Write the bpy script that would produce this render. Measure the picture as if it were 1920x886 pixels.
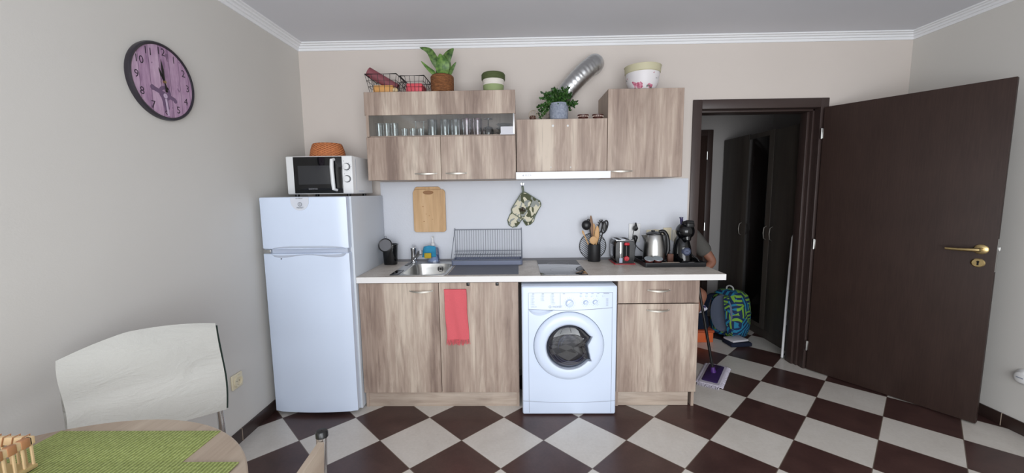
import bpy, bmesh, math, random
from mathutils import Vector, Matrix
random.seed(7)
S = bpy.context.scene
C = S.collection
PI = math.pi
for o in list(bpy.data.objects): bpy.data.objects.remove(o)

# ---------------------------------------------------------------- camera
yaw, pit, rol, FPX = -0.0181, 0.1112, -0.0127, 749.75
cam_d = bpy.data.cameras.new('camera'); cam = bpy.data.objects.new('camera', cam_d); C.objects.link(cam)
fwd = Vector((math.sin(yaw)*math.cos(pit), math.cos(yaw)*math.cos(pit), -math.sin(pit)))
rt = Vector((math.cos(yaw), -math.sin(yaw), 0)); upv = rt.cross(fwd)
r2 = math.cos(rol)*rt + math.sin(rol)*upv; u2 = -math.sin(rol)*rt + math.cos(rol)*upv
M = Matrix((r2, u2, -fwd)).transposed().to_4x4(); M.translation = Vector((0.8694, -3.0916, 1.4232))
cam.matrix_world = M
cam_d.sensor_width = 36; cam_d.sensor_fit = 'HORIZONTAL'; cam_d.lens = FPX/1920*36
cam_d.clip_start = 0.05; cam_d.clip_end = 60
S.camera = cam
# ---------------------------------------------------------------- colour management, world, daylight
S.view_settings.view_transform = 'Standard'; S.view_settings.look = 'None'
S.view_settings.gamma = 1; S.view_settings.use_curve_mapping = False
S.view_settings.exposure = 0.0
def lin(v):
    v /= 255.0
    return v/12.92 if v <= 0.04045 else ((v+0.055)/1.055)**2.4
def L3(c): return (lin(c[0]), lin(c[1]), lin(c[2]), 1)
W = bpy.data.worlds.new('sky'); S.world = W; W.use_nodes = True
bg = W.node_tree.nodes['Background']; bg.inputs[0].default_value = (0.80, 0.90, 1.0, 1); bg.inputs[1].default_value = 0.35
def area(name, loc, rot, sx, sy, power, col):
    l = bpy.data.lights.new(name, 'AREA'); l.shape = 'RECTANGLE'; l.size = sx; l.size_y = sy
    l.energy = power; l.color = col
    o = bpy.data.objects.new(name, l); C.objects.link(o); o.location = loc; o.rotation_euler = rot
    return o
# daylight entering through the balcony window in the wall behind the camera
area('window_daylight', (1.30, -4.93, 1.20), (PI/2+0.08, 0, 0), 3.2, 2.3, 150, (0.94, 0.97, 1.0))

# ---------------------------------------------------------------- mesh helpers
class B:
    def __init__(s): s.bm = bmesh.new()
    def box(s, x0, x1, y0, y1, z0, z1, bev=0, seg=2, mi=0):
        r = bmesh.ops.create_cube(s.bm, size=1)
        vs = r['verts']
        for v in vs:
            v.co = Vector(((x0+x1)/2+v.co.x*(x1-x0), (y0+y1)/2+v.co.y*(y1-y0), (z0+z1)/2+v.co.z*(z1-z0)))
        fs = set(f for v in vs for f in v.link_faces)
        for f in fs: f.material_index = mi
        if bev > 0:
            es = list(set(e for v in vs for e in v.link_edges))
            q = bmesh.ops.bevel(s.bm, geom=es, offset=bev, segments=seg, profile=0.5, affect='EDGES')
            for f in q['faces']: f.material_index = mi
        return s
    def loft(s, rings, cap=True, closed=True, mi=0):
        R = [[s.bm.verts.new(Vector(p)) for p in r] for r in rings]
        n = len(R[0])
        for a, b in zip(R[:-1], R[1:]):
            for i in range(n if closed else n-1):
                j = (i+1) % n
                try:
                    f = s.bm.faces.new((a[i], a[j], b[j], b[i])); f.material_index = mi
                except ValueError: pass
        if cap and closed and n > 2:
            for r in (list(reversed(R[0])), R[-1]):
                try:
                    f = s.bm.faces.new(r); f.material_index = mi
                except ValueError: pass
        return s
    def tube(s, pts, r, seg=8, closed=False, mi=0, cap=True):
        pts = [Vector(p) for p in pts]; n = len(pts)
        rr = r if isinstance(r, (list, tuple)) else [r]*n
        t = []
        for i in range(n):
            if closed: d = pts[(i+1) % n]-pts[i-1]
            else: d = pts[min(i+1, n-1)]-pts[max(i-1, 0)]
            t.append(d.normalized() if d.length > 1e-9 else Vector((0, 0, 1)))
        a = Vector((0, 0, 1)) if abs(t[0].z) < 0.9 else Vector((1, 0, 0))
        u = t[0].cross(a).normalized(); rings = []
        for i in range(n):
            u = (u - t[i]*u.dot(t[i]))
            u = u.normalized() if u.length > 1e-6 else t[i].orthogonal().normalized()
            w = t[i].cross(u)
            rings.append([pts[i]+rr[i]*(math.cos(2*PI*k/seg)*u+math.sin(2*PI*k/seg)*w) for k in range(seg)])
        if closed: rings.append(rings[0]); cap = False
        return s.loft(rings, cap=cap, mi=mi)
    def cyl(s, p0, p1, r0, r1=None, seg=24, mi=0):
        return s.tube([p0, p1], [r0, r0 if r1 is None else r1], seg, mi=mi)
    def lathe(s, prof, c=(0, 0, 0), axis='z', seg=32, sx=1, sy=1, mi=0, cap=True):
        rings = []
        for r, h in prof:
            ring = []
            for k in range(seg):
                a = 2*PI*k/seg; x = r*sx*math.cos(a); y = r*sy*math.sin(a)
                if axis == 'z': p = (c[0]+x, c[1]+y, c[2]+h)
                elif axis == 'y': p = (c[0]+x, c[1]-h, c[2]+y)     # h grows towards the viewer side (-Y)
                else: p = (c[0]+h, c[1]+x, c[2]+y)
                ring.append(p)
            rings.append(ring)
        s.loft(rings, cap=False, mi=mi)
        return s
    def prism(s, pts, vec, mi=0):
        vec = Vector(vec)
        return s.loft([[Vector(p) for p in pts], [Vector(p)+vec for p in pts]], mi=mi)
    def sphere(s, c, r, sc=(1, 1, 1), seg=20, rings=12, mi=0, rot=None):
        R = []
        for i in range(rings+1):
            a = -PI/2+PI*i/rings; ca = max(math.cos(a), 1e-4)
            ring = []
            for k in range(seg):
                b = 2*PI*k/seg
                p = Vector((r*sc[0]*ca*math.cos(b), r*sc[1]*ca*math.sin(b), r*sc[2]*math.sin(a)))
                if rot: p = rot @ p
                ring.append(Vector(c)+p)
            R.append(ring)
        return s.loft(R, mi=mi)
    def quad(s, a, b, c, d, mi=0):
        f = s.bm.faces.new([s.bm.verts.new(Vector(p)) for p in (a, b, c, d)]); f.material_index = mi
        return s
    def grid(s, fn, nu, nv, mi=0):
        V = [[s.bm.verts.new(Vector(fn(i/nu, j/nv))) for j in range(nv+1)] for i in range(nu+1)]
        for i in range(nu):
            for j in range(nv):
                f = s.bm.faces.new((V[i][j], V[i+1][j], V[i+1][j+1], V[i][j+1])); f.material_index = mi
        return s
    def add_mesh(s, me, fn, mi=0):
        vs = [s.bm.verts.new(fn(v.co)) for v in me.vertices]
        for p in me.polygons:
            try:
                f = s.bm.faces.new([vs[i] for i in p.vertices]); f.material_index = mi
            except ValueError: pass
        return s

def rrect(x0, x1, y0, y1, r, n=5):
    out = []
    for cx, cy, a0 in ((x1-r, y1-r, 0), (x0+r, y1-r, PI/2), (x0+r, y0+r, PI), (x1-r, y0+r, 1.5*PI)):
        for k in range(n+1):
            a = a0+PI/2*k/n; out.append((cx+r*math.cos(a), cy+r*math.sin(a)))
    return out
BASE = {}
def obj(name, b, mat, parent=None, base=None, ang=35, label=None, smooth=True, recalc=True):
    """link a builder as ONE mesh object; coordinates are world ones unless the thing was rotated"""
    bm = b.bm
    if recalc: bmesh.ops.recalc_face_normals(bm, faces=bm.faces)
    off = BASE[parent.name] if parent is not None else Vector(base or (0, 0, 0))
    bmesh.ops.translate(bm, verts=bm.verts, vec=-off)
    me = bpy.data.meshes.new(name); bm.to_mesh(me); bm.free()
    for m in (mat if isinstance(mat, (list, tuple)) else [mat]): me.materials.append(m)
    for p in me.polygons: p.use_smooth = smooth
    if smooth: me.set_sharp_from_angle(angle=math.radians(ang))
    o = bpy.data.objects.new(name, me); C.objects.link(o)
    if parent is not None: o.parent = parent; BASE[o.name] = off
    else: o.location = off; BASE[o.name] = off
    if label: o['label'] = label
    return o
def tag(o, label, cat, group=None, kind=None):
    o['label'] = label; o['category'] = cat
    if group: o['group'] = group
    if kind: o['kind'] = kind
    return o
def thing(name, label, cat, loc=(0, 0, 0), rotz=0, group=None):
    o = bpy.data.objects.new(name, None); C.objects.link(o); o.empty_display_size = 0.05
    o.location = loc; o.rotation_euler = (0, 0, rotz)
    BASE[o.name] = Vector((0, 0, 0)) if rotz else Vector(loc)
    return tag(o, label, cat, group)
def struct(name, b, mat, parent=None, **k):
    o = obj(name, b, mat, parent, **k)
    if parent is None: o['kind'] = 'structure'
    return o
def dup(root, loc, rotz=None, label=None, group=None):
    r = root.copy(); C.objects.link(r); r.location = loc
    if rotz is not None: r.rotation_euler = (0, 0, rotz)
    if label: r['label'] = label
    if group: r['group'] = group
    def kids(src, dst):
        for ch in [x for x in list(bpy.data.objects) if x.parent == src]:
            c = ch.copy(); C.objects.link(c); c.parent = dst; kids(ch, c)
    kids(root, r)
    return r
def text_into(b, s, size, o, right, up, depth=0.0, mi=0, center=True):
    cu = bpy.data.curves.new('t', 'FONT'); cu.body = s; cu.size = size; cu.resolution_u = 3
    if center: cu.align_x = 'CENTER'; cu.align_y = 'CENTER'
    t = bpy.data.objects.new('t', cu); C.objects.link(t)
    bpy.context.view_layer.update()
    me = bpy.data.meshes.new_from_object(t)
    o = Vector(o); right = Vector(right).normalized(); up = Vector(up).normalized()
    b.add_mesh(me, lambda c: o+right*c.x+up*c.y, mi)
    bpy.data.objects.remove(t); bpy.data.curves.remove(cu); bpy.data.meshes.remove(me)

# ---------------------------------------------------------------- materials
def mat(name, col, rough=0.5, metal=0.0, spec=0.5, coat=0.0):
    m = bpy.data.materials.new(name); m.use_nodes = True
    p = m.node_tree.nodes['Principled BSDF']
    p.inputs['Base Color'].default_value = L3(col); p.inputs['Roughness'].default_value = rough
    p.inputs['Metallic'].default_value = metal; p.inputs['Specular IOR Level'].default_value = spec
    p.inputs['Coat Weight'].default_value = coat
    return m
class N:
    def __init__(s, m): s.t = m.node_tree; s.n = s.t.nodes; s.l = s.t.links; s.p = s.n['Principled BSDF']
    def new(s, typ, **k):
        q = s.n.new(typ)
        for a, v in k.items(): setattr(q, a, v)
        return q
    def link(s, a, b): s.l.new(a, b)
    def coord(s, scale=(1, 1, 1), rot=(0, 0, 0), kind='Object', loc=(0, 0, 0)):
        tc = s.new('ShaderNodeTexCoord'); mp = s.new('ShaderNodeMapping')
        mp.inputs['Scale'].default_value = scale; mp.inputs['Rotation'].default_value = rot; mp.inputs['Location'].default_value = loc
        s.link(tc.outputs[kind], mp.inputs[0]); return mp.outputs[0]
    def noise(s, vec, scale, detail=3, rough=0.5, w=None, dist=0):
        q = s.new('ShaderNodeTexNoise'); q.inputs['Scale'].default_value = scale
        q.inputs['Detail'].default_value = detail; q.inputs['Roughness'].default_value = rough
        q.inputs['Distortion'].default_value = dist
        if w is not None:
            q.noise_dimensions = '4D'; s.link(w, q.inputs['W'])
        s.link(vec, q.inputs['Vector']); return q.outputs[0]
    def ramp(s, fac, stops):
        q = s.new('ShaderNodeValToRGB'); e = q.color_ramp.elements
        while len(e) < len(stops): e.new(0.5)
        for i, (p, c) in enumerate(stops): e[i].position = p; e[i].color = L3(c)
        s.link(fac, q.inputs[0]); return q.outputs[0]
    def mix(s, a, b, f, mode='MIX'):
        q = s.new('ShaderNodeMix', data_type='RGBA', blend_type=mode)
        for x, i in ((f, 0), (a, 6), (b, 7)):
            if isinstance(x, (int, float)): q.inputs[i].default_value = x
            elif isinstance(x, tuple): q.inputs[i].default_value = L3(x)
            else: s.link(x, q.inputs[i])
        return q.outputs[2]
    def math(s, op, a, b=None, c=None):
        q = s.new('ShaderNodeMath', operation=op)
        for i, x in enumerate((a, b, c)):
            if x is None: continue
            if isinstance(x, (int, float)): q.inputs[i].default_value = x
            else: s.link(x, q.inputs[i])
        return q.outputs[0]
    def base(s, c): s.link(c, s.p.inputs['Base Color'])
    def bump(s, h, strength=0.2, dist=0.01):
        q = s.new('ShaderNodeBump'); q.inputs['Strength'].default_value = strength; q.inputs['Distance'].default_value = dist
        s.link(h, q.inputs['Height']); s.link(q.outputs[0], s.p.inputs['Normal'])
    def rnd(s, k=20.0):
        q = s.new('ShaderNodeObjectInfo'); return s.math('MULTIPLY', q.outputs['Random'], k)
    def sep(s, v):
        q = s.new('ShaderNodeSeparateXYZ'); s.link(v, q.inputs[0]); return q.outputs

def wood(name, stops, axis='z', rough=0.5, dark=(92, 74, 63), bandscale=6.5, dk=0.32):
    m = mat(name, (170, 150, 135), rough); n = N(m); w = n.rnd()
    def sc(a, b): return {'z': (a, a, b), 'x': (b, a, a), 'y': (a, b, a)}[axis]
    v1 = n.coord(sc(1, 0.10)); v2 = n.coord(sc(1, 0.03)); v3 = n.coord(sc(1, 0.22))
    broad = n.noise(v1, bandscale, 2, 0.5, w, 0.4); fine = n.noise(v2, 95, 3, 0.6, w); mid = n.noise(v1, 24, 4, 0.65, w, 0.8)
    f = n.math('ADD', n.math('MULTIPLY', broad, 0.55), n.math('ADD', n.math('MULTIPLY', mid, 0.32), n.math('MULTIPLY', fine, 0.13)))
    col = n.ramp(f, stops)
    kn = n.noise(v3, 7, 3, 0.6, w, 1.2)
    k = n.new('ShaderNodeMapRange'); k.inputs[1].default_value = 0.56; k.inputs[2].default_value = 0.72; k.inputs[4].default_value = dk
    n.link(kn, k.inputs[0])
    st = n.noise(n.coord(sc(1, 0.06)), 60, 2, 0.5, w)
    k2 = n.new('ShaderNodeMapRange'); k2.inputs[1].default_value = 0.60; k2.inputs[2].default_value = 0.70; k2.inputs[4].default_value = dk*0.8
    n.link(st, k2.inputs[0])
    col = n.mix(col, dark, k.outputs[0]); col = n.mix(col, dark, k2.outputs[0])
    n.base(col); n.bump(fine, 0.08, 0.002)
    return m
OAK = [(0.38, (128, 108, 97)), (0.46, (158, 138, 125)), (0.52, (176, 157, 143)), (0.60, (204, 189, 173))]
OAK_L = [(0.38, (146, 127, 114)), (0.48, (172, 154, 140)), (0.60, (196, 181, 166))]
m_oak = wood('oak_laminate', OAK); m_oakx = wood('oak_laminate_horizontal', OAK_L, 'x')
m_oak_side = wood('oak_laminate_edge', [(0.3, (150, 130, 118)), (0.7, (185, 166, 150))])
m_hall_oak = wood('hall_wardrobe_laminate', [(0.36, (58, 52, 48)), (0.5, (70, 64, 59)), (0.64, (80, 74, 68))])
m_bamboo = wood('bamboo', [(0.38, (190, 152, 108)), (0.5, (206, 168, 124)), (0.62, (216, 182, 140))], dk=0.12, bandscale=22)
m_bamboo_dark = mat('bamboo_edge', (150, 106, 66), 0.5)
m_table = wood('table_laminate', [(0.36, (158, 138, 122)), (0.5, (178, 160, 142)), (0.64, (194, 178, 160))], 'y', dk=0.15)
m_edge = mat('table_edge_band', (196, 178, 156), 0.5)

def paint(name, col, bumpy=0.12, scale=180, rough=0.85):
    m = mat(name, col, rough, spec=0.25); n = N(m)
    v = n.coord(); a = n.noise(v, scale, 3); b_ = n.noise(v, 1.3, 2)
    c2 = tuple(max(0, c-7) for c in col)
    n.base(n.mix(col, c2, b_)); n.bump(a, bumpy, 0.002); return m
m_back = paint('paint_back_wall', (214, 205, 198)); m_side = paint('paint_side_wall', (214, 211, 206))
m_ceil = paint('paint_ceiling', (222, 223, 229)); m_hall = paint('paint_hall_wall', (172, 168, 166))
m_trimw = mat('cornice_white', (236, 237, 240), 0.7, spec=0.3)
m_splash = paint('splashback_panel', (218, 221, 229), 0.5, 90, 0.55)
def counter_mat():
    m = mat('worktop_laminate', (205, 197, 187), 0.42); n = N(m); v = n.coord()
    a = n.noise(v, 120, 4, 0.7); b_ = n.noise(v, 9, 4, 0.6)
    c = n.ramp(n.math('ADD', n.math('MULTIPLY', a, 0.5), n.math('MULTIPLY', b_, 0.5)), [(0.38, (188, 178, 168)), (0.5, (206, 198, 189)), (0.62, (220, 214, 206))])
    n.base(c); n.bump(a, 0.05, 0.001); return m
m_top = counter_mat()
def tile_mat():
    m = mat('checker_floor_tiles', (190, 185, 175), 0.3, spec=0.5); n = N(m)
    d = 0.4741; s = d/math.sqrt(2)
    v = n.coord(); X, Y, Z = n.sep(v)
    x = n.math('SUBTRACT', X, 0.7607); y = n.math('ADD', Y, 0.694)
    k = 1/math.sqrt(2)/s
    u = n.math('MULTIPLY', n.math('ADD', x, y), k); w = n.math('MULTIPLY', n.math('SUBTRACT', y, x), k)
    fu = n.math('FLOOR', u); fw = n.math('FLOOR', w)
    par = n.math('MODULO', n.math('ADD', n.math('ADD', fu, fw), 1000), 2)
    du = n.math('ABSOLUTE', n.math('SUBTRACT', n.math('SUBTRACT', u, fu), 0.5)); dw = n.math('ABSOLUTE', n.math('SUBTRACT', n.math('SUBTRACT', w, fw), 0.5))
    gr = n.math('GREATER_THAN', n.math('MAXIMUM', du, dw), 0.4945)
    ns = n.noise(v, 5, 5, 0.6, dist=0.6); ns2 = n.noise(v, 60, 3, 0.6)
    light = n.ramp(n.math('ADD', n.math('MULTIPLY', ns, .6), n.math('MULTIPLY', ns2, .4)), [(0.35, (206, 200, 192)), (0.65, (220, 215, 208))])
    darkc = n.ramp(n.math('ADD', n.math('MULTIPLY', ns, .7), n.math('MULTIPLY', ns2, .3)), [(0.35, (62, 42, 40)), (0.65, (84, 60, 56))])
    col = n.mix(light, darkc, par); col = n.mix(col, (120, 108, 96), gr); n.base(col)
    h = n.math('SUBTRACT', n.math('MULTIPLY', ns, 0.25), gr); n.bump(h, 0.25, 0.002)
    n.link(n.math('ADD', n.math('MULTIPLY', ns2, 0.14), 0.24), n.p.inputs['Roughness'])
    return m
m_tiles = tile_mat()
m_skirt = mat('skirting_tile', (58, 44, 40), 0.35)
m_grout = mat('grout', (176, 160, 142), 0.8)
def wenge():
    m = mat('wenge_door', (60, 46, 42), 0.5, spec=0.25); n = N(m)
    a = n.noise(n.coord((1, 1, 0.04)), 160, 3, 0.6); b_ = n.noise(n.coord((1, 1, 0.3)), 12, 3)
    c = n.ramp(n.math('ADD', n.math('MULTIPLY', a, .6), n.math('MULTIPLY', b_, .4)), [(0.35, (48, 35, 31)), (0.65, (59, 44, 39))])
    n.base(c); n.bump(a, 0.06, 0.001); return m
m_wenge = wenge()
m_wengef = mat('wenge_frame', (60, 47, 44), 0.42)
m_white = mat('white_enamel', (218, 230, 250), 0.22, spec=0.5)
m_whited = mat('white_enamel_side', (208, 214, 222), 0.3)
m_whitep = mat('white_plastic', (232, 233, 234), 0.4)
m_recess = mat('fridge_handle_strip', (190, 198, 214), 0.4)
m_black = mat('black_plastic', (20, 20, 22), 0.3)
m_blackm = mat('black_matt_metal', (26, 26, 28), 0.5)
m_blackg = mat('black_gloss', (10, 11, 14), 0.08, spec=0.6)
m_void = mat('dark_gap', (12, 11, 12), 0.9)
m_chrome = mat('chrome', (210, 212, 214), 0.12, 1.0)
m_steel = mat('brushed_steel', (190, 190, 188), 0.28, 1.0)
m_nickel = mat('satin_nickel_handle', (196, 192, 184), 0.48, 1.0)
m_brass = mat('satin_brass', (190, 168, 120), 0.3, 1.0)
m_cream = mat('cream_plastic', (226, 216, 188), 0.4)
m_red = mat('red_plastic', (190, 34, 48), 0.25)
m_greyline = mat('grey_print', (150, 156, 170), 0.6)
m_darkprint = mat('dark_print', (70, 74, 84), 0.6)
m_winglass = mat('microwave_window', (52, 53, 56), 0.15)
m_sock = mat('socket_white', (228, 228, 228), 0.4)

def glass(name, tint=(235, 240, 240), gl=0.12, alpha=0.9):
    m = bpy.data.materials.new(name); m.use_nodes = True; t = m.node_tree; t.nodes.clear()
    out = t.nodes.new('ShaderNodeOutputMaterial'); mx = t.nodes.new('ShaderNodeMixShader'); tr = t.nodes.new('ShaderNodeBsdfTransparent')
    g = t.nodes.new('ShaderNodeBsdfGlossy'); fr = t.nodes.new('ShaderNodeLayerWeight'); ma = t.nodes.new('ShaderNodeMath')
    tr.inputs[0].default_value = L3(tint); g.inputs['Roughness'].default_value = 0.04
    g.inputs['Color'].default_value = (1, 1, 1, 1)
    fr.inputs[0].default_value = 0.45; ma.operation = 'MULTIPLY_ADD'; ma.inputs[1].default_value = 0.8; ma.inputs[2].default_value = gl
    ma.use_clamp = True
    t.links.new(fr.outputs['Facing'], ma.inputs[0]); t.links.new(ma.outputs[0], mx.inputs[0])
    t.links.new(tr.outputs[0], mx.inputs[1]); t.links.new(g.outputs[0], mx.inputs[2]); t.links.new(mx.outputs[0], out.inputs[0])
    return m
m_glass = glass('clear_pane', (248, 250, 250), 0.02)
m_tumbler = glass('tumbler_glass', (228, 234, 234), 0.10)
m_purpleg = glass('purple_glass', (206, 168, 184), 0.10)
m_brownglass = glass('brown_glass', (110, 84, 84), 0.06)
m_porthole = glass('porthole_glass', (150, 155, 172), 0.03)

# ---------------------------------------------------------------- room shell
XL, XR, CE, YR = -0.765, 3.745, 2.53, -4.85
DX0, DX1, DZ = 2.238, 3.108, 2.015     # door opening
WT = 0.17
b = B(); b.quad((-0.9, YR-0.1, 0), (4.0, YR-0.1, 0), (4.0, 2.0, 0), (-0.9, 2.0, 0)); struct('floor', b, m_tiles, smooth=False, recalc=False)
b = B(); b.box(-0.9, 4.0, YR-0.1, WT, CE, CE+0.1); struct('ceiling', b, m_ceil)
b = B(); b.box(XL-0.12, DX0-0.02, 0, WT, 0, CE); b.box(DX1+0.02, XR+0.12, 0, WT, 0, CE); b.box(DX0-0.02, DX1+0.02, 0, WT, DZ+0.02, CE)
struct('wall_back', b, m_back)
b = B(); b.box(XL-0.12, XL, YR, 0, 0, CE); struct('wall_left', b, m_side)
b = B(); b.box(XR, XR+0.12, YR, 0, 0, CE); struct('wall_right', b, m_side)
b = B()
wx0, wx1, wz0, wz1 = -0.35, 2.95, 0.04, 2.42
b.box(XL-0.12, wx0, YR-0.12, YR, 0, CE); b.box(wx1, XR+0.12, YR-0.12, YR, 0, CE)
b.box(wx0, wx1, YR-0.12, YR, 0, wz0); b.box(wx0, wx1, YR-0.12, YR, wz1, CE); struct('wall_rear', b, m_side)
b = B()
for x in (wx0, (wx0*2+wx1)/3-0.03, (wx0+wx1*2)/3-0.03, wx1-0.06): b.box(x, x+0.06, YR-0.07, YR-0.01, wz0, wz1, 0.004)
for z in (wz0, wz1-0.06): b.box(wx0, wx1, YR-0.069, YR-0.011, z, z+0.06, 0.004)
wf = struct('window_1', b, m_whitep)
# splashback panel
b = B(); b.box(-0.195, 2.157, -0.008, -0.0005, 0.86, 1.508); tag(obj('splashback_panel', b, m_splash), 'pale speckled splashback panel on the wall between worktop and wall cabinets', 'splashback')
# cornice
prof = [(0, 2.482), (0.008, 2.482), (0.012, 2.497), (0.022, 2.499), (0.026, 2.510), (0.040, 2.513), (0.044, 2.520), (0.058, 2.522), (0.060, CE), (0, CE)]
b = B(); b.loft([[(XL+d, -d, z) for d, z in prof], [(XR-d, -d, z) for d, z in prof]]); struct('trim_1', b, m_trimw, ang=20)
b = B(); b.loft([[(XL+d, -d, z) for d, z in prof], [(XL+d, YR, z) for d, z in prof]]); struct('trim_2', b, m_trimw, ang=20)
b = B(); b.loft([[(XR-d, -d, z) for d, z in prof], [(XR-d, YR, z) for d, z in prof]]); struct('trim_3', b, m_trimw, ang=20)
# baseboards: dark tiles with pale joints
def skirting(name, kind, a0, a1, fixed, joints):
    b = B()
    if kind == 'x': b.box(fixed[0], fixed[1], a0, a1, 0, 0.075, 0.002)
    else: b.box(a0, a1, fixed[0], fixed[1], 0, 0.075, 0.002)
    for j in joints:
        if kind == 'x': b.box(fixed[0]-0.0006, fixed[1]+0.0006, j-0.002, j+0.002, 0, 0.0755, mi=1)
        else: b.box(j-0.002, j+0.002, fixed[0]-0.0006, fixed[1], 0, 0.0755, mi=1)
    struct(name, b, [m_skirt, m_grout])
skirting('baseboard_left', 'x', YR, 0, (XL, XL+0.01), [-0.60-0.33*i for i in range(-1, 12)])
skirting('baseboard_right', 'x', YR, 0, (XR-0.01, XR), [-0.79-0.33*i for i in range(-2, 12)])
skirting('baseboard_back', 'y', 3.17, XR, (-0.01, 0), [3.5])
# hall beyond the doorway
HY = 1.56
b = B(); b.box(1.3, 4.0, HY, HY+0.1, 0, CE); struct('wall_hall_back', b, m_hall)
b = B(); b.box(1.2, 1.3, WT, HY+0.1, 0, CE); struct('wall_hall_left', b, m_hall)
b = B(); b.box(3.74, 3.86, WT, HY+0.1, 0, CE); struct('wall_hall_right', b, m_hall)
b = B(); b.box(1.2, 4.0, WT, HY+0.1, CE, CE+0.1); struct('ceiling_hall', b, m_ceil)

# door 1: frame with casing, jamb, stop, open leaf
b = B()
cp = -0.014
b.box(DX0-0.066, DX0, cp, -0.0005, 0, DZ+0.068, 0.003); b.box(DX1, DX1+0.06, cp, -0.0005, 0, DZ+0.068, 0.003); b.box(DX0, DX1, cp, -0.0005, DZ, DZ+0.068, 0.003)
b.box(DX0-0.02, DX0, 0, WT, 0, DZ); b.box(DX1, DX1+0.02, 0, WT, 0, DZ); b.box(DX0-0.02, DX1+0.02, 0, WT, DZ, DZ+0.02)
b.box(DX0, DX0+0.015, 0.045, WT, 0, DZ, 0.002); b.box(DX1-0.015, DX1, 0.045, WT, 0, DZ, 0.002); b.box(DX0, DX1, 0.045, WT, DZ-0.015, DZ, 0.002)
b.box(DX1-0.035, DX1-0.015, 0.075, WT-0.02, 0, DZ-0.015, 0.003)
b.box(DX0-0.066, DX0, WT, WT+0.014, 0, DZ+0.068, 0.003); b.box(DX1, DX1+0.06, WT, WT+0.014, 0, DZ+0.068, 0.003); b.box(DX0, DX1, WT, WT+0.014, DZ, DZ+0.068, 0.003)
dfr = struct('door_frame_1', b, m_wengef)
ddir = Vector((0.47, -0.76, 0)).normalized(); dang = math.atan2(ddir.y, ddir.x)
D = thing('door_1', 'dark brown plain interior door standing wide open beside the hall doorway', 'door', (3.12, -0.03, 0), dang)
D['kind'] = 'structure'
b = B(); b.box(0.002, 0.893, 0.0, 0.038, 0.008, 2.012, 0.002); leaf = obj('door_leaf', b, m_wenge, D)
b = B(); b.lathe([(0.001, 0), (0.031, 0), (0.031, 0.006), (0.026, 0.010), (0.012, 0.012), (0.012, 0.04), (0.001, 0.04)], (0.835, 0, 1.056), 'y', sx=1, sy=0.92)
b.tube([(0.835, -0.036, 1.056), (0.83, -0.05, 1.056), (0.81, -0.055, 1.055), (0.76, -0.055, 1.052), (0.70, -0.052, 1.052)], [0.011, 0.011, 0.010, 0.009, 0.008], 12)
obj('door_handle', b, m_brass, D, label='satin brass lever handle on a round rose')
b = B(); b.lathe([(0.001, 0), (0.029, 0), (0.029, 0.005), (0.024, 0.009), (0.001, 0.009)], (0.829, 0, 0.976), 'y', sx=1, sy=0.9)
b.box(0.825, 0.833, -0.0105, -0.008, 0.962, 0.982, mi=1); b.cyl((0.829, -0.0105, 0.983), (0.829, -0.008, 0.983), 0.006, seg=12, mi=1)
obj('keyhole_plate', b, [m_brass, m_void], D, label='satin brass keyhole rose')
b = B(); b.box(0.8932, 0.8945, 0.008, 0.030, 0.93, 1.12); b.box(0.8944, 0.904, 0.012, 0.026, 1.05, 1.075, 0.002)
obj('lock_plate', b, m_steel, D)
for z in (1.822, 0.999, 0.197):
    b = B(); b.cyl((-0.004, -0.006, z-0.038), (-0.004, -0.006, z+0.038), 0.0065, seg=12); b.box(-0.006, 0.006, -0.003, 0.0, z-0.036, z+0.036, 0.001)
    obj('hinge', b, m_steel, D)
# door 2: dark door in the far hall wall
D2 = thing('door_2', 'very dark closed door in the far wall of the hall, seen left through the doorway', 'door', (2.55, HY, 0)); D2['kind'] = 'structure'
b = B(); b.box(2.12, 3.0, HY-0.03, HY-0.002, 0.005, 2.02, 0.003); obj('door_leaf', b, m_wenge, D2)
b = B(); b.box(2.05, 2.12, HY-0.02, HY-0.0, 0, 2.085, 0.003); b.box(2.995, 3.06, HY-0.035, HY-0.0, 0, 2.085, 0.003); b.box(2.12, 2.995, HY-0.03, HY, 2.02, 2.085, 0.003)
obj('door_casing', b, m_wengef, D2)
for z in (1.80, 1.0):
    b = B(); b.cyl((2.995, HY-0.042, z-0.045), (2.995, HY-0.042, z+0.045), 0.007, seg=10); obj('hinge', b, m_steel, D2)

# ---------------------------------------------------------------- cabinet helpers
def bow_handle(x0, x1, y, z, parent):
    b = B(); n = 14; rings = []
    for i in range(n+1):
        t = i/n; a = math.sin(PI*t); x = x0+(x1-x0)*t
        yy = y-0.004-0.024*a**0.8; h = 0.0022+0.0032*a; th = 0.0025+0.001*a; zz = z-0.003*a
        rings.append([(x, yy-th, zz-h), (x, yy+th, zz-h), (x, yy+th, zz+h), (x, yy-th, zz+h)])
    b.loft(rings); b.box(x0, x0+0.012, y-0.008, y, z-0.004, z+0.004, 0.001); b.box(x1-0.012, x1, y-0.008, y, z-0.004, z+0.004, 0.001)
    return obj('handle', b, m_nickel, parent)
def panel(name, x0, x1, y, z0, z1, parent, m=None, th=0.018):
    b = B(); b.box(x0, x1, y, y+th, z0, z1, 0.0015, 1); return obj(name, b, m or m_oak, parent)

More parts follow.
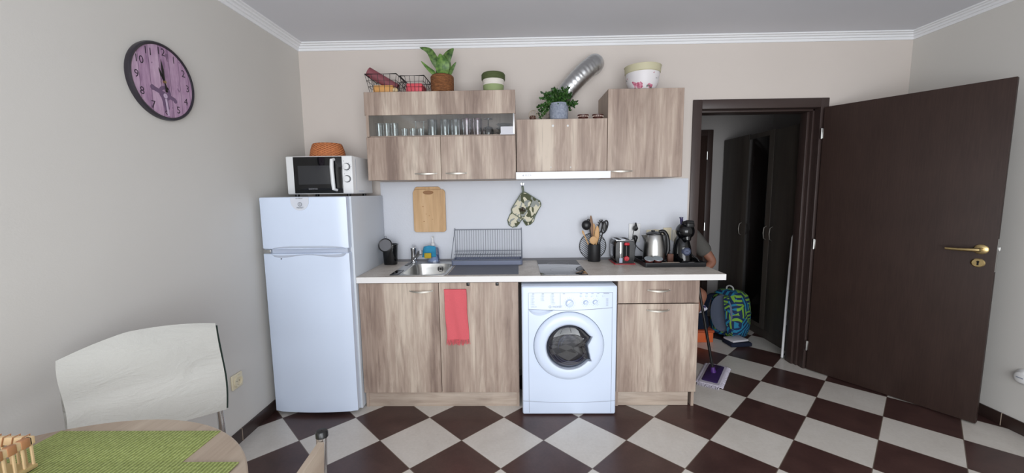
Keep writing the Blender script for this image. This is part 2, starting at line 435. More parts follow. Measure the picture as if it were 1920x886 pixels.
# sink base cabinet
T = thing('base_cabinet', 'wide wood-look base cabinet with two doors under the sink, left of the washing machine', 'cabinet', (0.345, -0.3, 0), group=None)
b = B(); b.box(-0.168, -0.150, -0.56, -0.02, 0, 0.855); b.box(0.842, 0.860, -0.56, -0.02, 0, 0.855); b.box(-0.15, 0.842, -0.54, -0.02, 0.10, 0.116); b.box(-0.15, 0.842, -0.03, -0.02, 0.116, 0.855)
b.box(-0.15, 0.842, -0.56, -0.545, 0.838, 0.855)
obj('body', b, m_oak_side, T)
dl = panel('door', -0.171, 0.346, -0.58, 0.108, 0.848, T); bow_handle(0.159, 0.311, -0.58, 0.797, dl)
dr = panel('door', 0.349, 0.860, -0.58, 0.108, 0.848, T)
for hx in (0.538, 0.725):
    b = B(); b.box(hx-0.010, hx+0.010, -0.588, -0.580, 0.828, 0.848, 0.003); obj('plug_cap', b, m_black, dr)
b = B(); b.box(-0.152, 0.843, -0.556, -0.540, 0.0, 0.104, 0.001); obj('plinth', b, m_oakx, T)
b = B(); b.cyl((0.72, -0.535, 0), (0.72, -0.535, 0.1), 0.018, 0.014, seg=16); obj('foot', b, m_black, T)
# drawer cabinet
T = thing('base_cabinet', 'narrow wood-look base cabinet with one drawer above one door, right of the washing machine', 'cabinet', (1.754, -0.3, 0))
b = B(); b.box(1.496, 1.514, -0.56, -0.02, 0, 0.855); b.box(1.994, 2.012, -0.56, -0.02, 0, 0.855); b.box(1.514, 1.994, -0.54, -0.02, 0.10, 0.116); b.box(1.514, 1.994, -0.03, -0.02, 0.116, 0.855); obj('body', b, m_oak_side, T)
dw = panel('drawer', 1.496, 2.014, -0.58, 0.704, 0.850, T); bow_handle(1.683, 1.829, -0.58, 0.790, dw)
dd = panel('door', 1.496, 2.014, -0.58, 0.106, 0.698, T); bow_handle(1.681, 1.826, -0.58, 0.660, dd)
b = B(); b.box(1.514, 1.975, -0.556, -0.540, 0.002, 0.100, 0.001); obj('plinth', b, m_oakx, T)

# worktop with sink cut-out
SX0, SX1, SY0, SY1 = 0.05, 0.375, -0.54, -0.10
b = B(); z0, z1 = 0.855, 0.893; X0, X1 = -0.175, 2.167
b.box(X0, SX0, -0.6, -0.009, z0, z1); b.box(SX1, X1, -0.6, -0.009, z0, z1); b.box(SX0, SX1, -0.6, SY0, z0, z1); b.box(SX0, SX1, SY1, -0.009, z0, z1)
bmesh.ops.remove_doubles(b.bm, verts=b.bm.verts, dist=1e-5)
T = thing('worktop', 'long pale speckled laminate worktop over the base cabinets and washing machine', 'worktop', (1.0, -0.3, 0.855))
obj('slab', b, m_top, T, smooth=False)
b = B(); b.box(X0, X1, -0.6008, -0.5995, z0, z1-0.0008); b.box(X1-0.0005, X1+0.0008, -0.6008, -0.009, z0, z1-0.0008); obj('edge_band', b, paint('edge_band_lightened', (238, 236, 234), 0.05, 120, 0.4), T, label='edge band coloured lighter, as if lit from the window')  # window light put into the lighter colour of the worktop edge
b = B(); b.prism([(X0, -0.028, z1), (X0, -0.009, z1), (X0, -0.009, z1+0.016), (X0, -0.013, z1+0.016)], (X1-X0-0.03, 0, 0)); obj('sealing_strip', b, mat('seal_strip_grey', (128, 128, 132), 0.4), T)

# sink
T = thing('sink', 'small stainless steel sink set into the left of the worktop', 'sink', (0.21, -0.3, 0.893))
rim = rrect(0.022, 0.395, -0.565, -0.035, 0.02); bas = rrect(0.09, 0.372, -0.535, -0.13, 0.07, 5)
b = B(); k = len(bas)
def ring(pts, z): return [(x, y, z) for x, y in pts]
def shr(pts, d):
    cx = sum(p[0] for p in pts)/len(pts); cy = sum(p[1] for p in pts)/len(pts)
    return [(cx+(x-cx)*d, cy+(y-cy)*d) for x, y in pts]
b.loft([ring(rim, 0.8935), ring(rim, 0.897), ring(shr(bas, 1.05), 0.8955), ring(bas, 0.893), ring(shr(bas, 0.97), 0.86), ring(shr(bas, 0.93), 0.77), ring(shr(bas, 0.84), 0.745), ring(shr(bas, 0.15), 0.742)], cap=False)
b.lathe([(0.001, 0), (0.03, 0), (0.035, 0.003)], (0.231, -0.33, 0.742), cap=False)
obj('basin', b, m_steel, T, recalc=False, ang=50)
b = B()
for dx in (-0.012, 0, 0.012): b.box(0.275+dx-0.003, 0.275+dx+0.003, -0.147, -0.143, 0.845, 0.868, 0.001)
b.lathe([(0.02, 0), (0.022, 0.002), (0.022, 0.003), (0.02, 0.003)], (0.275, -0.1445, 0.857), 'y', cap=False)
obj('overflow', b, m_void, T)
for c_ in ((0.026, 0.078, -0.556, -0.40), (0.028, 0.05, -0.22, -0.11)): b = B(); b.box(*c_, 0.8975, 0.899, 0.0005); obj('side_channel', b, m_blackg, T)
# tap
T = thing('tap', 'chrome mixer tap standing at the back left corner of the sink', 'tap', (0.062, -0.085, 0.896))
b = B(); b.lathe([(0.001, 0), (0.026, 0), (0.024, 0.008), (0.020, 0.012), (0.019, 0.085), (0.021, 0.09), (0.021, 0.112), (0.012, 0.118), (0.001, 0.118)], (0.062, -0.085, 0.896)); obj('tap_body', b, m_chrome, T)
b = B(); b.tube([(0.068, -0.092, 0.925), (0.092, -0.13, 0.948), (0.118, -0.175, 0.972), (0.140, -0.205, 1.000), (0.150, -0.218, 1.000), (0.152, -0.224, 0.980)], [0.014, 0.014, 0.014, 0.0145, 0.0155, 0.015], 14); obj('spout', b, m_chrome, T)
b = B(); b.tube([(0.062, -0.085, 1.01), (0.055, -0.065, 1.020), (0.048, -0.05, 1.024)], [0.012, 0.007, 0.005], 12); obj('lever', b, m_chrome, T)

# hob
T = thing('hob', 'black glass two-zone hob set in the worktop above the washing machine', 'hob', (1.155, -0.31, 0.893))
b = B(); b.box(1.003, 1.305, -0.588, -0.045, 0.8935, 0.8975, 0.001); obj('glass_plate', b, mat('hob_glass', (34, 36, 42), 0.06, spec=0.9, coat=1.0), T)
m_hr = mat('hob_ring', (70, 72, 76), 0.3)
for cy in (-0.44, -0.19): b = B(); b.lathe([(0.078, 0), (0.079, 0.0002), (0.080, 0)], (1.155, cy, 0.8976), seg=48, cap=False); obj('cooking_zone', b, m_hr, T)

# drying mat and dish rack
b = B(); b.box(0.405, 0.862, -0.552, -0.06, 0.8935, 0.8965, 0.001); tag(obj('drying_mat', b, mat('grey_rubber_mat', (104, 108, 120), 0.65), base=(0.63, -0.3, 0.893)), 'flat dark grey drying mat on the worktop in front of the dish rack', 'mat')
T = thing('dish_rack', 'empty grey wire dish rack on its drip tray beside the sink', 'dish rack', (0.64, -0.12, 0.896))
m_rack = mat('rack_wire', (118, 124, 136), 0.4, 0.2); m_tray = mat('rack_tray', (118, 126, 150), 0.4)
rx0, rx1 = 0.372, 0.886
b = B(); o_ = rrect(rx0, rx1+0.006, -0.225, -0.045, 0.02); i_ = rrect(rx0+0.008, rx1-0.002, -0.217, -0.053, 0.016)
b.loft([ring(o_, 0.897), ring([(x, y) for x, y in o_], 0.928), ring(i_, 0.928), ring(i_, 0.905)], cap=True); obj('drip_tray', b, m_tray, T)
b = B(); b.tube([(rx0+0.01, -0.05, 0.915), (rx0+0.002, -0.03, 1.137), (rx1, -0.03, 1.137), (rx1, -0.05, 0.915)], 0.0028, 8)
b.tube([(rx0+0.002, -0.03, 1.15), (rx0+0.002, -0.03, 1.13)], 0.003, 8); b.tube([(rx1, -0.03, 1.15), (rx1, -0.03, 1.13)], 0.003, 8)
b.tube([(rx0+0.002, -0.03, 1.14), (rx0-0.005, -0.205, 0.93)], 0.0025, 8); b.tube([(rx1, -0.03, 1.14), (rx1+0.004, -0.205, 0.93)], 0.0025, 8)
b.tube([(rx0, -0.205, 0.93), (rx1, -0.205, 0.93)], 0.003, 8)
b.tube([(rx0, -0.045, 0.975), (rx1, -0.045, 0.975)], 0.0022, 6); b.tube([(rx0, -0.10, 0.955), (rx1, -0.10, 0.955)], 0.0022, 6)
obj('rack_frame', b, m_rack, T)
b = B(); nw = 27
for i in range(nw):
    x = rx0+0.02+(rx1-rx0-0.04)*i/(nw-1)
    b.tube([(x, -0.03, 1.136), (x, -0.042, 0.985), (x, -0.05, 0.962), (x, -0.075, 0.948), (x, -0.10, 0.955), (x, -0.115, 0.967), (x, -0.13, 0.95), (x, -0.205, 0.93)], 0.0015, 5)
o = obj('plate_wires', b, m_rack, T)

# ---------------------------------------------------------------- washing machine
T = thing('washing_machine', 'white front-loading washing machine under the worktop', 'washing machine', (1.175, -0.4, 0))
wx, wX, wy, wz = 0.880, 1.471, -0.672, 0.842
b = B(); b.box(wx, wX, wy+0.02, -0.08, 0.004, wz-0.004, 0.006); b.box(wx, wX, wy, wy+0.03, 0.006, wz, 0.012, 3)
cx, cz = 1.172, 0.462
o = obj('body', b, m_white, T)
b = B()   # raised front field outline and kick panel seam
b.box(0.921, 0.923, wy-0.0015, wy+0.001, 0.02, 0.80); b.box(1.440, 1.442, wy-0.0015, wy+0.001, 0.02, 0.80); b.box(0.921, 1.442, wy-0.0015, wy+0.001, 0.800, 0.8015)
n = 20
for i in range(n):
    f = lambda t: 0.098-0.012*math.sin(PI*t); g = lambda t: 0.698-0.012*math.sin(PI*t)+0.006*t
    for ff, w_, a, c_ in ((f, 0.0012, wx+0.005, wX-0.005), (g, 0.0016, 0.923, 1.440)):
        t0, t1 = i/n, (i+1)/n; xa, xb = a+(c_-a)*t0, a+(c_-a)*t1
        b.prism([(xa, wy-0.0012, ff(t0)-w_), (xb, wy-0.0012, ff(t1)-w_), (xb, wy-0.0012, ff(t1)+w_), (xa, wy-0.0012, ff(t0)+w_)], (0, 0.003, 0))
obj('panel_seam', b, m_greyline, T)
b = B()   # control panel printing
text_into(b, 'INDESIT', 0.017, (1.102, wy-0.0016, 0.712), (1, 0, 0), (0, 0, 1))
text_into(b, 'IWSB 5105', 0.008, (0.955, wy-0.0016, 0.712), (1, 0, 0), (0, 0, 1))
b.lathe([(0.006, 0), (0.008, 0)], (1.056, wy-0.0016, 0.712), 'y', cap=False, seg=20)
b.box(1.0555, 1.0565, wy-0.002, wy-0.001, 0.707, 0.716)
random.seed(3)
for X_, zt, rows, wd in ((0.937, 0.788, 11, 0.020), (0.998, 0.788, 7, 0.018), (1.058, 0.788, 6, 0.020), (1.062, 0.750, 4, 0.022)):
    for r_ in range(rows):
        q = wd*random.uniform(0.5, 1); b.box(X_, X_+0.003, wy-0.002, wy-0.001, zt-r_*0.0062-0.0012, zt-r_*0.0062); b.box(X_+0.006, X_+0.006+q, wy-0.002, wy-0.001, zt-r_*0.0062-0.001, zt-r_*0.0062)
for X_ in (0.945, 1.005, 1.065, 1.135, 1.24, 1.275, 1.31, 1.345): b.box(X_, X_+0.014, wy-0.002, wy-0.001, 0.793, 0.7955)
b.box(1.118, 1.1195, wy-0.002, wy-0.001, 0.705, 0.799)
for r_ in range(7): b.box(1.402, 1.415, wy-0.002, wy-0.001, 0.762-r_*0.0075, 0.7635-r_*0.0075)
b.box(1.385, 1.420, wy-0.002, wy-0.001, 0.793, 0.7965)
for kx, kz, kr, nt in ((1.176, 0.735, 0.033, 16), (1.277, 0.738, 0.023, 12), (1.335, 0.740, 0.023, 12)):
    for j in range(nt):
        a = 2*PI*j/nt; b.tube([(kx+kr*math.cos(a), wy-0.0015, kz+kr*math.sin(a)), (kx+(kr+0.004)*math.cos(a), wy-0.0015, kz+(kr+0.004)*math.sin(a))], 0.0008, 4)
obj('panel_print', b, m_greyline, T)
for kx, kz, kr in ((1.176, 0.735, 0.026), (1.277, 0.738, 0.016), (1.335, 0.740, 0.016)):
    b = B(); b.lathe([(0.001, 0), (kr, 0), (kr, 0.003), (kr*0.82, 0.008), (kr*0.78, 0.018), (kr*0.6, 0.020), (0.001, 0.020)], (kx, wy, kz), 'y')
    d = Vector((0.7, 0, 0.7)); q = Vector((-0.7, 0, 0.7))
    c0 = Vector((kx, wy-0.019, kz)); e = kr*0.75
    b.prism([c0+d*e+q*kr*.12, c0-d*e+q*kr*.16, c0-d*e-q*kr*.16, c0+d*e-q*kr*.12], (0, -0.006, 0)); obj('knob', b, m_white, T)
for X_ in (1.247, 1.281, 1.315, 1.349, 1.385):
    b = B(); b.lathe([(0.001, 0), (0.008, 0), (0.007, 0.003), (0.001, 0.0035)], (X_, wy, 0.778), 'y', seg=16); obj('button', b, m_white, T)
b = B()   # detergent drawer grip below panel
pts = []
for i in range(15):
    t = i/14; pts.append((0.925+0.158*t, 0.690-0.034*math.sin(PI*t**0.75)))
b.loft([[(x, wy-0.001, 0.693-0.006*j/14) for j, (x, z) in enumerate(pts)], [(x, wy-0.010, (z+0.693)/2+0.004) for x, z in pts], [(x, wy-0.001, z) for x, z in pts]], closed=False, cap=False)
obj('drawer_grip', b, m_white, T)
# door ring
nt = 72
def rin(a):
    tb = [(-180, .146), (-48, .146), (-38, .148), (-33, .166), (-28, .150), (-14, .128), (2, .118), (8, .121), (20, .146), (25, .160), (30, .150), (38, .146), (180, .146)]
    for (a0, r0), (a1, r1) in zip(tb[:-1], tb[1:]):
        if a0 <= a <= a1: return r0+(r1-r0)*(a-a0)/(a1-a0)
angs = sorted(set([-180+360*i/nt for i in range(nt)]+[-33, -38, -28, 2, 8, 20, 25, 30]))
def rg(fr, yy): return [(cx+fr(a)*math.cos(math.radians(a)), yy, cz+fr(a)*math.sin(math.radians(a))) for a in angs]
b = B(); b.loft([rg(lambda a: .217, wy+0.001), rg(lambda a: .217, wy-0.010), rg(lambda a: .212, wy-0.018), rg(lambda a: .19, wy-0.026), rg(lambda a: .16 if rin(a) < .16 else rin(a)+.004, wy-0.030), rg(lambda a: rin(a), wy-0.026), rg(lambda a: rin(a)-.004, wy-0.004)], cap=False)
dring = obj('door', b, m_white, T, ang=40)
b = B(); b.loft([rg(lambda a: .2175, wy-0.0015), rg(lambda a: .2205, wy-0.0015)], cap=False); obj('door_gap', b, mat('door_gap_grey', (120, 128, 140), 0.5), T)
b = B(); b.loft([rg(lambda a: rin(a)+.001, wy-0.0285), rg(lambda a: rin(a)-.004, wy-0.0285), rg(lambda a: rin(a)-.006, wy-0.02)], cap=False); obj('inner_rim', b, mat('rim_grey', (168, 176, 192), 0.3), dring)
b = B()
b.loft([rg(lambda a: rin(a)-.005, wy-0.008)] + [rg(lambda a, k=k: (rin(a)-.005)*math.cos(k), wy-0.008-0.022*math.sin(k)) for k in (0.3, 0.6, 0.9, 1.2, 1.45)], cap=True)
obj('door_glass', b, m_porthole, dring)
b = B()   # drum cavity behind the glass with a rubber gasket folds
b.lathe([(0.158, 0.002), (0.150, 0.0022), (0.145, -0.0), (0.14, 0.003)], (cx, wy, cz), 'y', cap=False, seg=48)
m_gask = mat('gasket_grey', (104, 108, 122), 0.4); m_drum = mat('drum_dark', (44, 46, 56), 0.25, 0.7)
b.lathe([(0.140, 0.003), (0.120, 0.006), (0.112, 0.002), (0.10, 0.007), (0.092, 0.002)], (cx, wy, cz-0.008), 'y', cap=False, seg=48)
obj('gasket', b, m_gask, T)
b = B(); b.lathe([(0.15, 0.0014), (0.06, 0.0014), (0.001, 0.0014)], (cx, wy, cz), 'y', seg=48)
b.lathe([(0.088, 0.002), (0.085, 0.004), (0.05, 0.012), (0.001, 0.015)], (cx+0.006, wy, cz+0.004), 'y', seg=40)
obj('drum', b, m_drum, T)
b = B()
for i, (r0, a0, a1) in enumerate(((0.075, 100, 190), (0.06, 110, 175), (0.125, 200, 320), (0.112, 205, 330), (0.10, 215, 340))):
    P_ = [(cx+0.01+r0*math.cos(math.radians(a0+(a1-a0)*j/12)), wy-0.012, cz+r0*math.sin(math.radians(a0+(a1-a0)*j/12))) for j in range(13)]
    b.tube(P_, [0.001+0.0045*math.sin(PI*j/12) for j in range(13)], 8)
obj('gasket_fold', b, mat('gasket_light', (150, 152, 168), 0.25), T)

# ---------------------------------------------------------------- fridge
T = thing('fridge', 'tall white two-door fridge-freezer in the left corner', 'fridge', (-0.45, -0.34, 0))
fx0, fx1, fy, ft = -0.727, -0.178, -0.60, 1.408
b = B(); b.box(fx0+0.002, fx1, fy, -0.02, 0.012, ft, 0.004); obj('body', b, m_whited, T)
def fdoor(z0, z1, nm):
    n = 12; sec = []
    for i in range(n+1):
        t = i/n; x = fx0+(fx1-0.012-fx0)*t
        yb = -0.655-0.020*(1-(2*t-1)**2)
        if i in (0, n): yb = -0.648
        sec.append((x, yb))
    prof = [(fx0, -0.606)]+sec+[(fx1-0.012, -0.606)]
    cxm = (fx0+fx1)/2; e = 0.004
    rings = []
    for z, ins in ((z0, e), (z0+e, 0), (z1-e, 0), (z1, e)):
        rings.append([(x-(ins if x > cxm else -ins), min(y+ins, -0.606), z) for x, y in prof])
    b = B(); b.loft(rings); return obj(nm, b, m_white, T)
ud = fdoor(1.088, 1.408, 'upper_door'); ld = fdoor(0.022, 1.060, 'lower_door')
b = B(); b.box(fx0+0.01, fx1-0.02, -0.645, -0.606, 1.0605, 1.0875); obj('handle_recess', b, m_recess, T)
for zb, sgn, par in ((1.090, 1, ud), (1.058, -1, ld)):    # scooped grips moulded into the door edges
    b = B(); n = 30; top, mid, bot = [], [], []
    for i in range(n+1):
        t = i/n; x = -0.665+0.46*t; yb = -0.655-0.020*(1-(2*(x-fx0)/(fx1-fx0)-1)**2)
        if sgn > 0: w_ = 0.018*min(1, math.sin(PI*t)**0.5*1.1)
        else: w_ = 0.006+0.024*(abs(math.cos(PI*t*1.0))**2)*math.sin(PI*min(1, max(0, t)))**0.4*1.2 if 0.02 < t < 0.98 else 0.004
        bot.append((x, yb+0.004, zb)); mid.append((x, yb-0.0035, zb+sgn*w_*0.55)); top.append((x, yb-0.0002, zb+sgn*w_))
    b.loft([bot, mid, top], closed=False, cap=False); obj('grip', b, m_recess, par)
b = B(); b.box(fx0+0.008, fx0+0.055, -0.664, -0.60, 1.062, 1.086, 0.003); obj('hinge', b, m_steel, T)
b = B(); arc = []
for i in range(21):
    a = PI+PI*i/20; arc.append((-0.462+0.056*math.cos(a), 1.385+0.056*math.sin(a)*1.05))
P_ = [(-0.406, 1.405)]+[(x, z) for x, z in reversed(arc)]+[(-0.518, 1.405)]
b.prism([(x, -0.6785+0.003*abs(x+0.46)*8, z) for x, z in P_], (0, 0.006, 0)); bd = obj('badge', b, mat('badge_pearl', (214, 218, 228), 0.15), ud)
b = B(); text_into(b, 'INDESIT', 0.012, (-0.460, -0.6795, 1.343), (1, 0, 0), (0, 0, 1)); b.lathe([(0.010, 0), (0.0125, 0)], (-0.460, -0.6795, 1.364), 'y', cap=False, seg=24)
b.box(-0.4612, -0.4588, -0.6800, -0.6790, 1.357, 1.371); text_into(b, 'NO FROST', 0.009, (-0.462, -0.6795, 1.399), (1, 0, 0), (0, 0, 1)); obj('badge_print', b, m_darkprint, ud)
b = B(); b.cyl((-0.603, -0.676, 1.029), (-0.603, -0.660, 1.029), 0.003, seg=10); obj('screw', b, m_black, ld)
for x in (-0.68, -0.22): b = B(); b.cyl((x, -0.57, 0), (x, -0.57, 0.014), 0.018, seg=14); obj('foot', b, m_black, T)

# ---------------------------------------------------------------- microwave
T = thing('microwave', 'white microwave oven with black door standing on the fridge', 'microwave', (-0.44, -0.28, 1.412))
mx0, mx1, my, mz0, mz1 = -0.662, -0.222, -0.45, 1.424, 1.672
b = B(); b.box(mx0, mx1, my+0.012, -0.10, mz0, mz1, 0.006); b.box(mx0, mx1, my, my+0.02, mz0, mz1, 0.008, 3); obj('body', b, m_whitep, T)
b = B(); b.box(mx1-0.0005, mx1+0.0008, -0.40, -0.39, 1.45, 1.655); b.box(mx1-0.0005, mx1+0.001, -0.36, -0.26, 1.436, 1.446); obj('side_vent', b, m_whited, T)
b = B(); b.box(-0.610, -0.288, my-0.006, my+0.002, 1.430, 1.667, 0.003); md = obj('door', b, m_blackg, T, label='gloss black door')
b = B(); b.box(-0.580, -0.364, my-0.0072, my-0.005, 1.488, 1.610, 0.0005); obj('window', b, m_winglass, md)
b = B(); b.tube([(-0.338, my-0.004, 1.648), (-0.344, my-0.024, 1.645), (-0.345, my-0.028, 1.60), (-0.342, my-0.028, 1.50), (-0.340, my-0.026, 1.455), (-0.328, my-0.004, 1.449)], [0.010, 0.012, 0.0125, 0.0125, 0.012, 0.009], 10); obj('handle', b, m_whitep, md)
b = B(); text_into(b, 'DAEWOO', 0.013, (-0.486, my-0.0066, 1.458), (1, 0, 0), (0, 0, 1)); obj('logo', b, mat('logo_silver', (170, 170, 176), 0.4), md)
for z in (1.601, 1.522):
    b = B(); b.lathe([(0.001, 0), (0.0235, 0), (0.0235, 0.003), (0.021, 0.005)], (-0.258, my-0.0002, z), 'y', mi=1, cap=False); b.lathe([(0.020, 0.0), (0.019, 0.018), (0.016, 0.020), (0.001, 0.020)], (-0.258, my, z), 'y', mi=0)
    obj('knob', b, [m_whitep, m_darkprint], T)
b = B()
for j in range(9):
    a = math.radians(60-j*30); b.box(-0.258+0.030*math.cos(a)-0.0015, -0.258+0.030*math.cos(a)+0.0015, my-0.0008, my, 1.601+0.030*math.sin(a)-0.001, 1.601+0.030*math.sin(a)+0.001)
b.box(-0.279, -0.275, my-0.0008, my, 1.636, 1.640); b.box(-0.277, -0.274, my-0.0008, my, 1.553, 1.556); obj('dial_print', b, m_darkprint, T)
for x in (-0.62, -0.27):
    for y in (-0.41, -0.14):
        b = B(); b.cyl((x, y, 1.408), (x, y, 1.426), 0.014, seg=12); obj('foot', b, m_black, T)
# wicker basket upside down
def woven(name, c1, c2, scale=120):
    m = mat(name, c1, 0.7); n = N(m); X, Y, Z = n.sep(n.coord())
    an = n.math('MULTIPLY', n.math('ARCTAN2', Y, X), 18); zz = n.math('MULTIPLY', Z, 420)
    w_ = n.math('MULTIPLY', n.math('SINE', an), n.math('SINE', zz)); nz = n.noise(n.coord(), scale, 3)
    f = n.math('ADD', n.math('MULTIPLY', w_, 0.3), nz); n.base(n.ramp(f, [(0.25, c2), (0.7, c1)])); n.bump(w_, 0.5, 0.004); return m
m_wick = woven('wicker_orange', (206, 128, 78), (150, 82, 44))
b = B(); b.lathe([(0.118, 0), (0.119, 0.012), (0.112, 0.05), (0.100, 0.086), (0.092, 0.096), (0.08, 0.098), (0.03, 0.094), (0.001, 0.093)], (-0.453, -0.29, 1.6725), seg=40, sy=0.85)
tag(obj('wicker_basket', b, m_wick, base=(-0.453, -0.29, 1.6725)), 'small orange-brown wicker basket turned upside down on the microwave', 'basket')

# ---------------------------------------------------------------- wall cabinets
uy = -0.33; ux0, ux1 = -0.166, 0.852
T = thing('wall_cabinet', 'wide wood-look wall cabinet with a glass band showing glassware, above the sink', 'cabinet', (0.34, -0.16, 1.512))
b = B()
b.box(ux0+0.004, ux0+0.022, uy+0.019, -0.001, 1.512, 2.097); b.box(ux1-0.018, ux1, uy+0.019, -0.001, 1.512, 2.097)
b.box(ux0+0.022, ux1-0.018, uy+0.019, -0.001, 2.079, 2.097); b.box(ux0+0.022, ux1-0.018, uy+0.019, -0.001, 1.512, 1.530)
b.box(ux0+0.022, ux1-0.018, uy+0.024, -0.001, 1.798, 1.814); b.box(ux0+0.022, ux1-0.018, -0.012, -0.001, 1.53, 2.08)
b.box(ux0+0.006, ux0+0.024, uy+0.001, uy+0.02, 1.806, 1.955)
obj('body', b, m_oak_side, T)
fl = panel('flap', ux0-0.002, ux1, uy, 1.948, 2.100, T)
b = B(); b.box(ux0+0.024, ux1-0.016, uy+0.006, uy+0.010, 1.812, 1.950); obj('glass_band', b, m_glass, T)
b = B(); b.box(ux1-0.016, ux1-0.006, uy+0.002, uy+0.016, 1.812, 1.950, 0.001); obj('glass_edge_trim', b, mat('aluminium', (205, 206, 208), 0.35, 0.8), T)
b = B(); b.box(0.752, 0.838, uy+0.003, uy+0.0055, 1.815, 1.862); b.box(0.748, 0.842, uy+0.001, uy+0.0035, 1.809, 1.816); obj('sticker', b, mat('pale_sticker', (205, 205, 212), 0.5), T)
d1 = panel('door', ux0+0.002, 0.339, uy, 1.512, 1.803, T); bow_handle(0.159, 0.313, uy, 1.554, d1)
d2 = panel('door', 0.342, ux1, uy, 1.512, 1.803, T); bow_handle(0.372, 0.518, uy, 1.554, d2)
# glassware behind the glass band
SH = 1.8145
def tumbler(r, h, m, taper=0.88, facets=0, name='drinking_glass', stem=False):
    b = B()
    if not stem:
        b.lathe([(0.001, 0.0), (r*taper, 0.0), (r*(taper+0.02), 0.006), (r, h), (r-0.002, h), (r*taper-0.003, 0.010), (0.001, 0.010)], (0, 0, 0), seg=facets or 24)
    else:   # stemmed glass standing upside down
        b.lathe([(r*0.85, 0), (r, h*0.25), (r*0.8, h*0.5), (0.006, h*0.62), (0.004, h*0.95), (r*0.8, h*0.97), (r*0.82, h), (0.001, h)], (0, 0, 0), seg=24, cap=False)
    return b
rows = [(-0.128, .030, .098, 0, 'faceted clear tumbler'), (-0.066, .033, .098, 0, ''), (-0.030, .030, .092, 0, ''), (0.012, .027, .085, 0, ''), (0.072, .022, .055, 0, ''), (0.128, .022, .055, 0, ''), (0.190, .022, .055, 0, '')]
first = {}
def put_glass(kind, b_args, x, y, label, group, m, cat='glass', name='drinking_glass'):
    o = obj(name, tumbler(**b_args), m, base=(0, 0, 0), ang=45); o.location = (x, y, SH); tag(o, label, cat, group); return o
def series(xs, y, args, labels, group, m, name='drinking_glass'):
    o = put_glass('', args, xs[0], y, labels[0], group, m, name=name)
    for x, lb_ in zip(xs[1:], labels[1:]):
        c = o.copy(); C.objects.link(c); c.location = (x, y, SH); c['label'] = lb_
series([-0.118, -0.062, -0.005], -0.20, dict(r=.029, h=.100, m=None, facets=12), ['tall clear faceted tumbler, leftmost glass behind the cabinet glass band', 'tall clear faceted tumbler, second glass from the left behind the glass band', 'tall clear faceted tumbler, third from the left, just left of the short glasses'], 'tall faceted tumblers in the wall cabinet', m_tumbler)
series([0.068, 0.126, 0.184], -0.21, dict(r=.023, h=.060, m=None), ['short clear glass, left one of the three short glasses in the wall cabinet', 'short clear glass, middle one of the three short glasses in the wall cabinet', 'short clear glass, right one of the three short glasses in the wall cabinet'], 'short glasses in the wall cabinet', m_tumbler)
series([0.120, 0.178], -0.10, dict(r=.030, h=.125, m=None, stem=True), ['clear upturned stemmed glass standing behind the middle short glass', 'clear upturned stemmed glass standing behind the right short glass'], 'stemmed glasses in the wall cabinet', m_tumbler, name='wine_glass')
series([0.262, 0.352, 0.428], -0.19, dict(r=.036, h=.122, m=None, taper=.96), ['large straight clear tumbler just left of the middle of the glass band', 'large straight clear tumbler just right of the middle of the glass band', 'large straight clear tumbler directly left of the purple glasses'], 'large straight tumblers in the wall cabinet', m_tumbler)
series([0.506, 0.582], -0.19, dict(r=.036, h=.125, m=None, taper=.85), ['purple-tinted glass in the wall cabinet, the left of the two', 'purple-tinted glass in the wall cabinet, the right of the two'], 'purple glasses in the wall cabinet', m_purpleg)
series([0.660], -0.20, dict(r=.040, h=.120, m=None, stem=True), ['dark brown stemmed glass right of the purple glasses in the wall cabinet'], None, m_brownglass, name='wine_glass')
b = B()
for k in range(3): b.lathe([(0.001, 0), (0.025, 0), (0.058, 0.028), (0.056, 0.028), (0.024, 0.004)], (0, 0, 0.028*k), seg=24)
o = obj('glass_bowls', b, m_tumbler, base=(0, 0, 0)); o.location = (0.770, -0.19, SH); tag(o, 'stack of clear glass bowls at the right end of the glass band', 'bowl')

# hood cabinet
T = thing('wall_cabinet', 'low wood-look wall cabinet above the extractor hood, between the two taller ones', 'cabinet', (1.16, -0.16, 1.556))
b = B(); b.box(0.860, 0.878, uy+0.019, -0.001, 1.556, 1.902); b.box(1.448, 1.466, uy+0.019, -0.001, 1.556, 1.902); b.box(0.878, 1.448, uy+0.019, -0.001, 1.556, 1.574); b.box(0.878, 1.448, uy+0.019, -0.001, 1.884, 1.902)
obj('body', b, m_oak_side, T); fp = panel('front_panel', 0.858, 1.468, uy-0.002, 1.556, 1.905, T)
for x, z, r_ in ((1.104, 1.861, .0085), (1.204, 1.860, .0075), (1.090, 1.586, .005), (1.223, 1.584, .005)):
    b = B(); b.lathe([(0.001, 0), (r_, 0), (r_*0.7, 0.003), (0.001, 0.004)], (x, uy-0.002, z), 'y', seg=16); obj('screw_cap', b, m_sock, fp)
T = thing('extractor_hood', 'slim white extractor hood strip under the low middle wall cabinet', 'extractor hood', (1.17, -0.2, 1.507))
b = B(); b.box(0.858, 1.478, -0.345, -0.01, 1.512, 1.5555, 0.003); obj('body', b, mat('hood_underside', (188, 190, 196), 0.4), T)
b = B(); b.box(0.852, 1.486, -0.375, -0.345, 1.507, 1.554, 0.002); fb = obj('front_bar', b, mat('hood_white', (250, 250, 252), 0.3), T)
b = B(); text_into(b, 'ELICA', 0.016, (0.935, -0.3755, 1.531), (1, 0, 0), (0, 0, 1)); b.prism([(0.895, -0.3755, 1.531), (0.901, -0.3755, 1.525), (0.907, -0.3755, 1.531), (0.901, -0.3755, 1.537)], (0, 0.001, 0)); obj('logo', b, mat('logo_grey', (196, 198, 206), 0.5), fb)
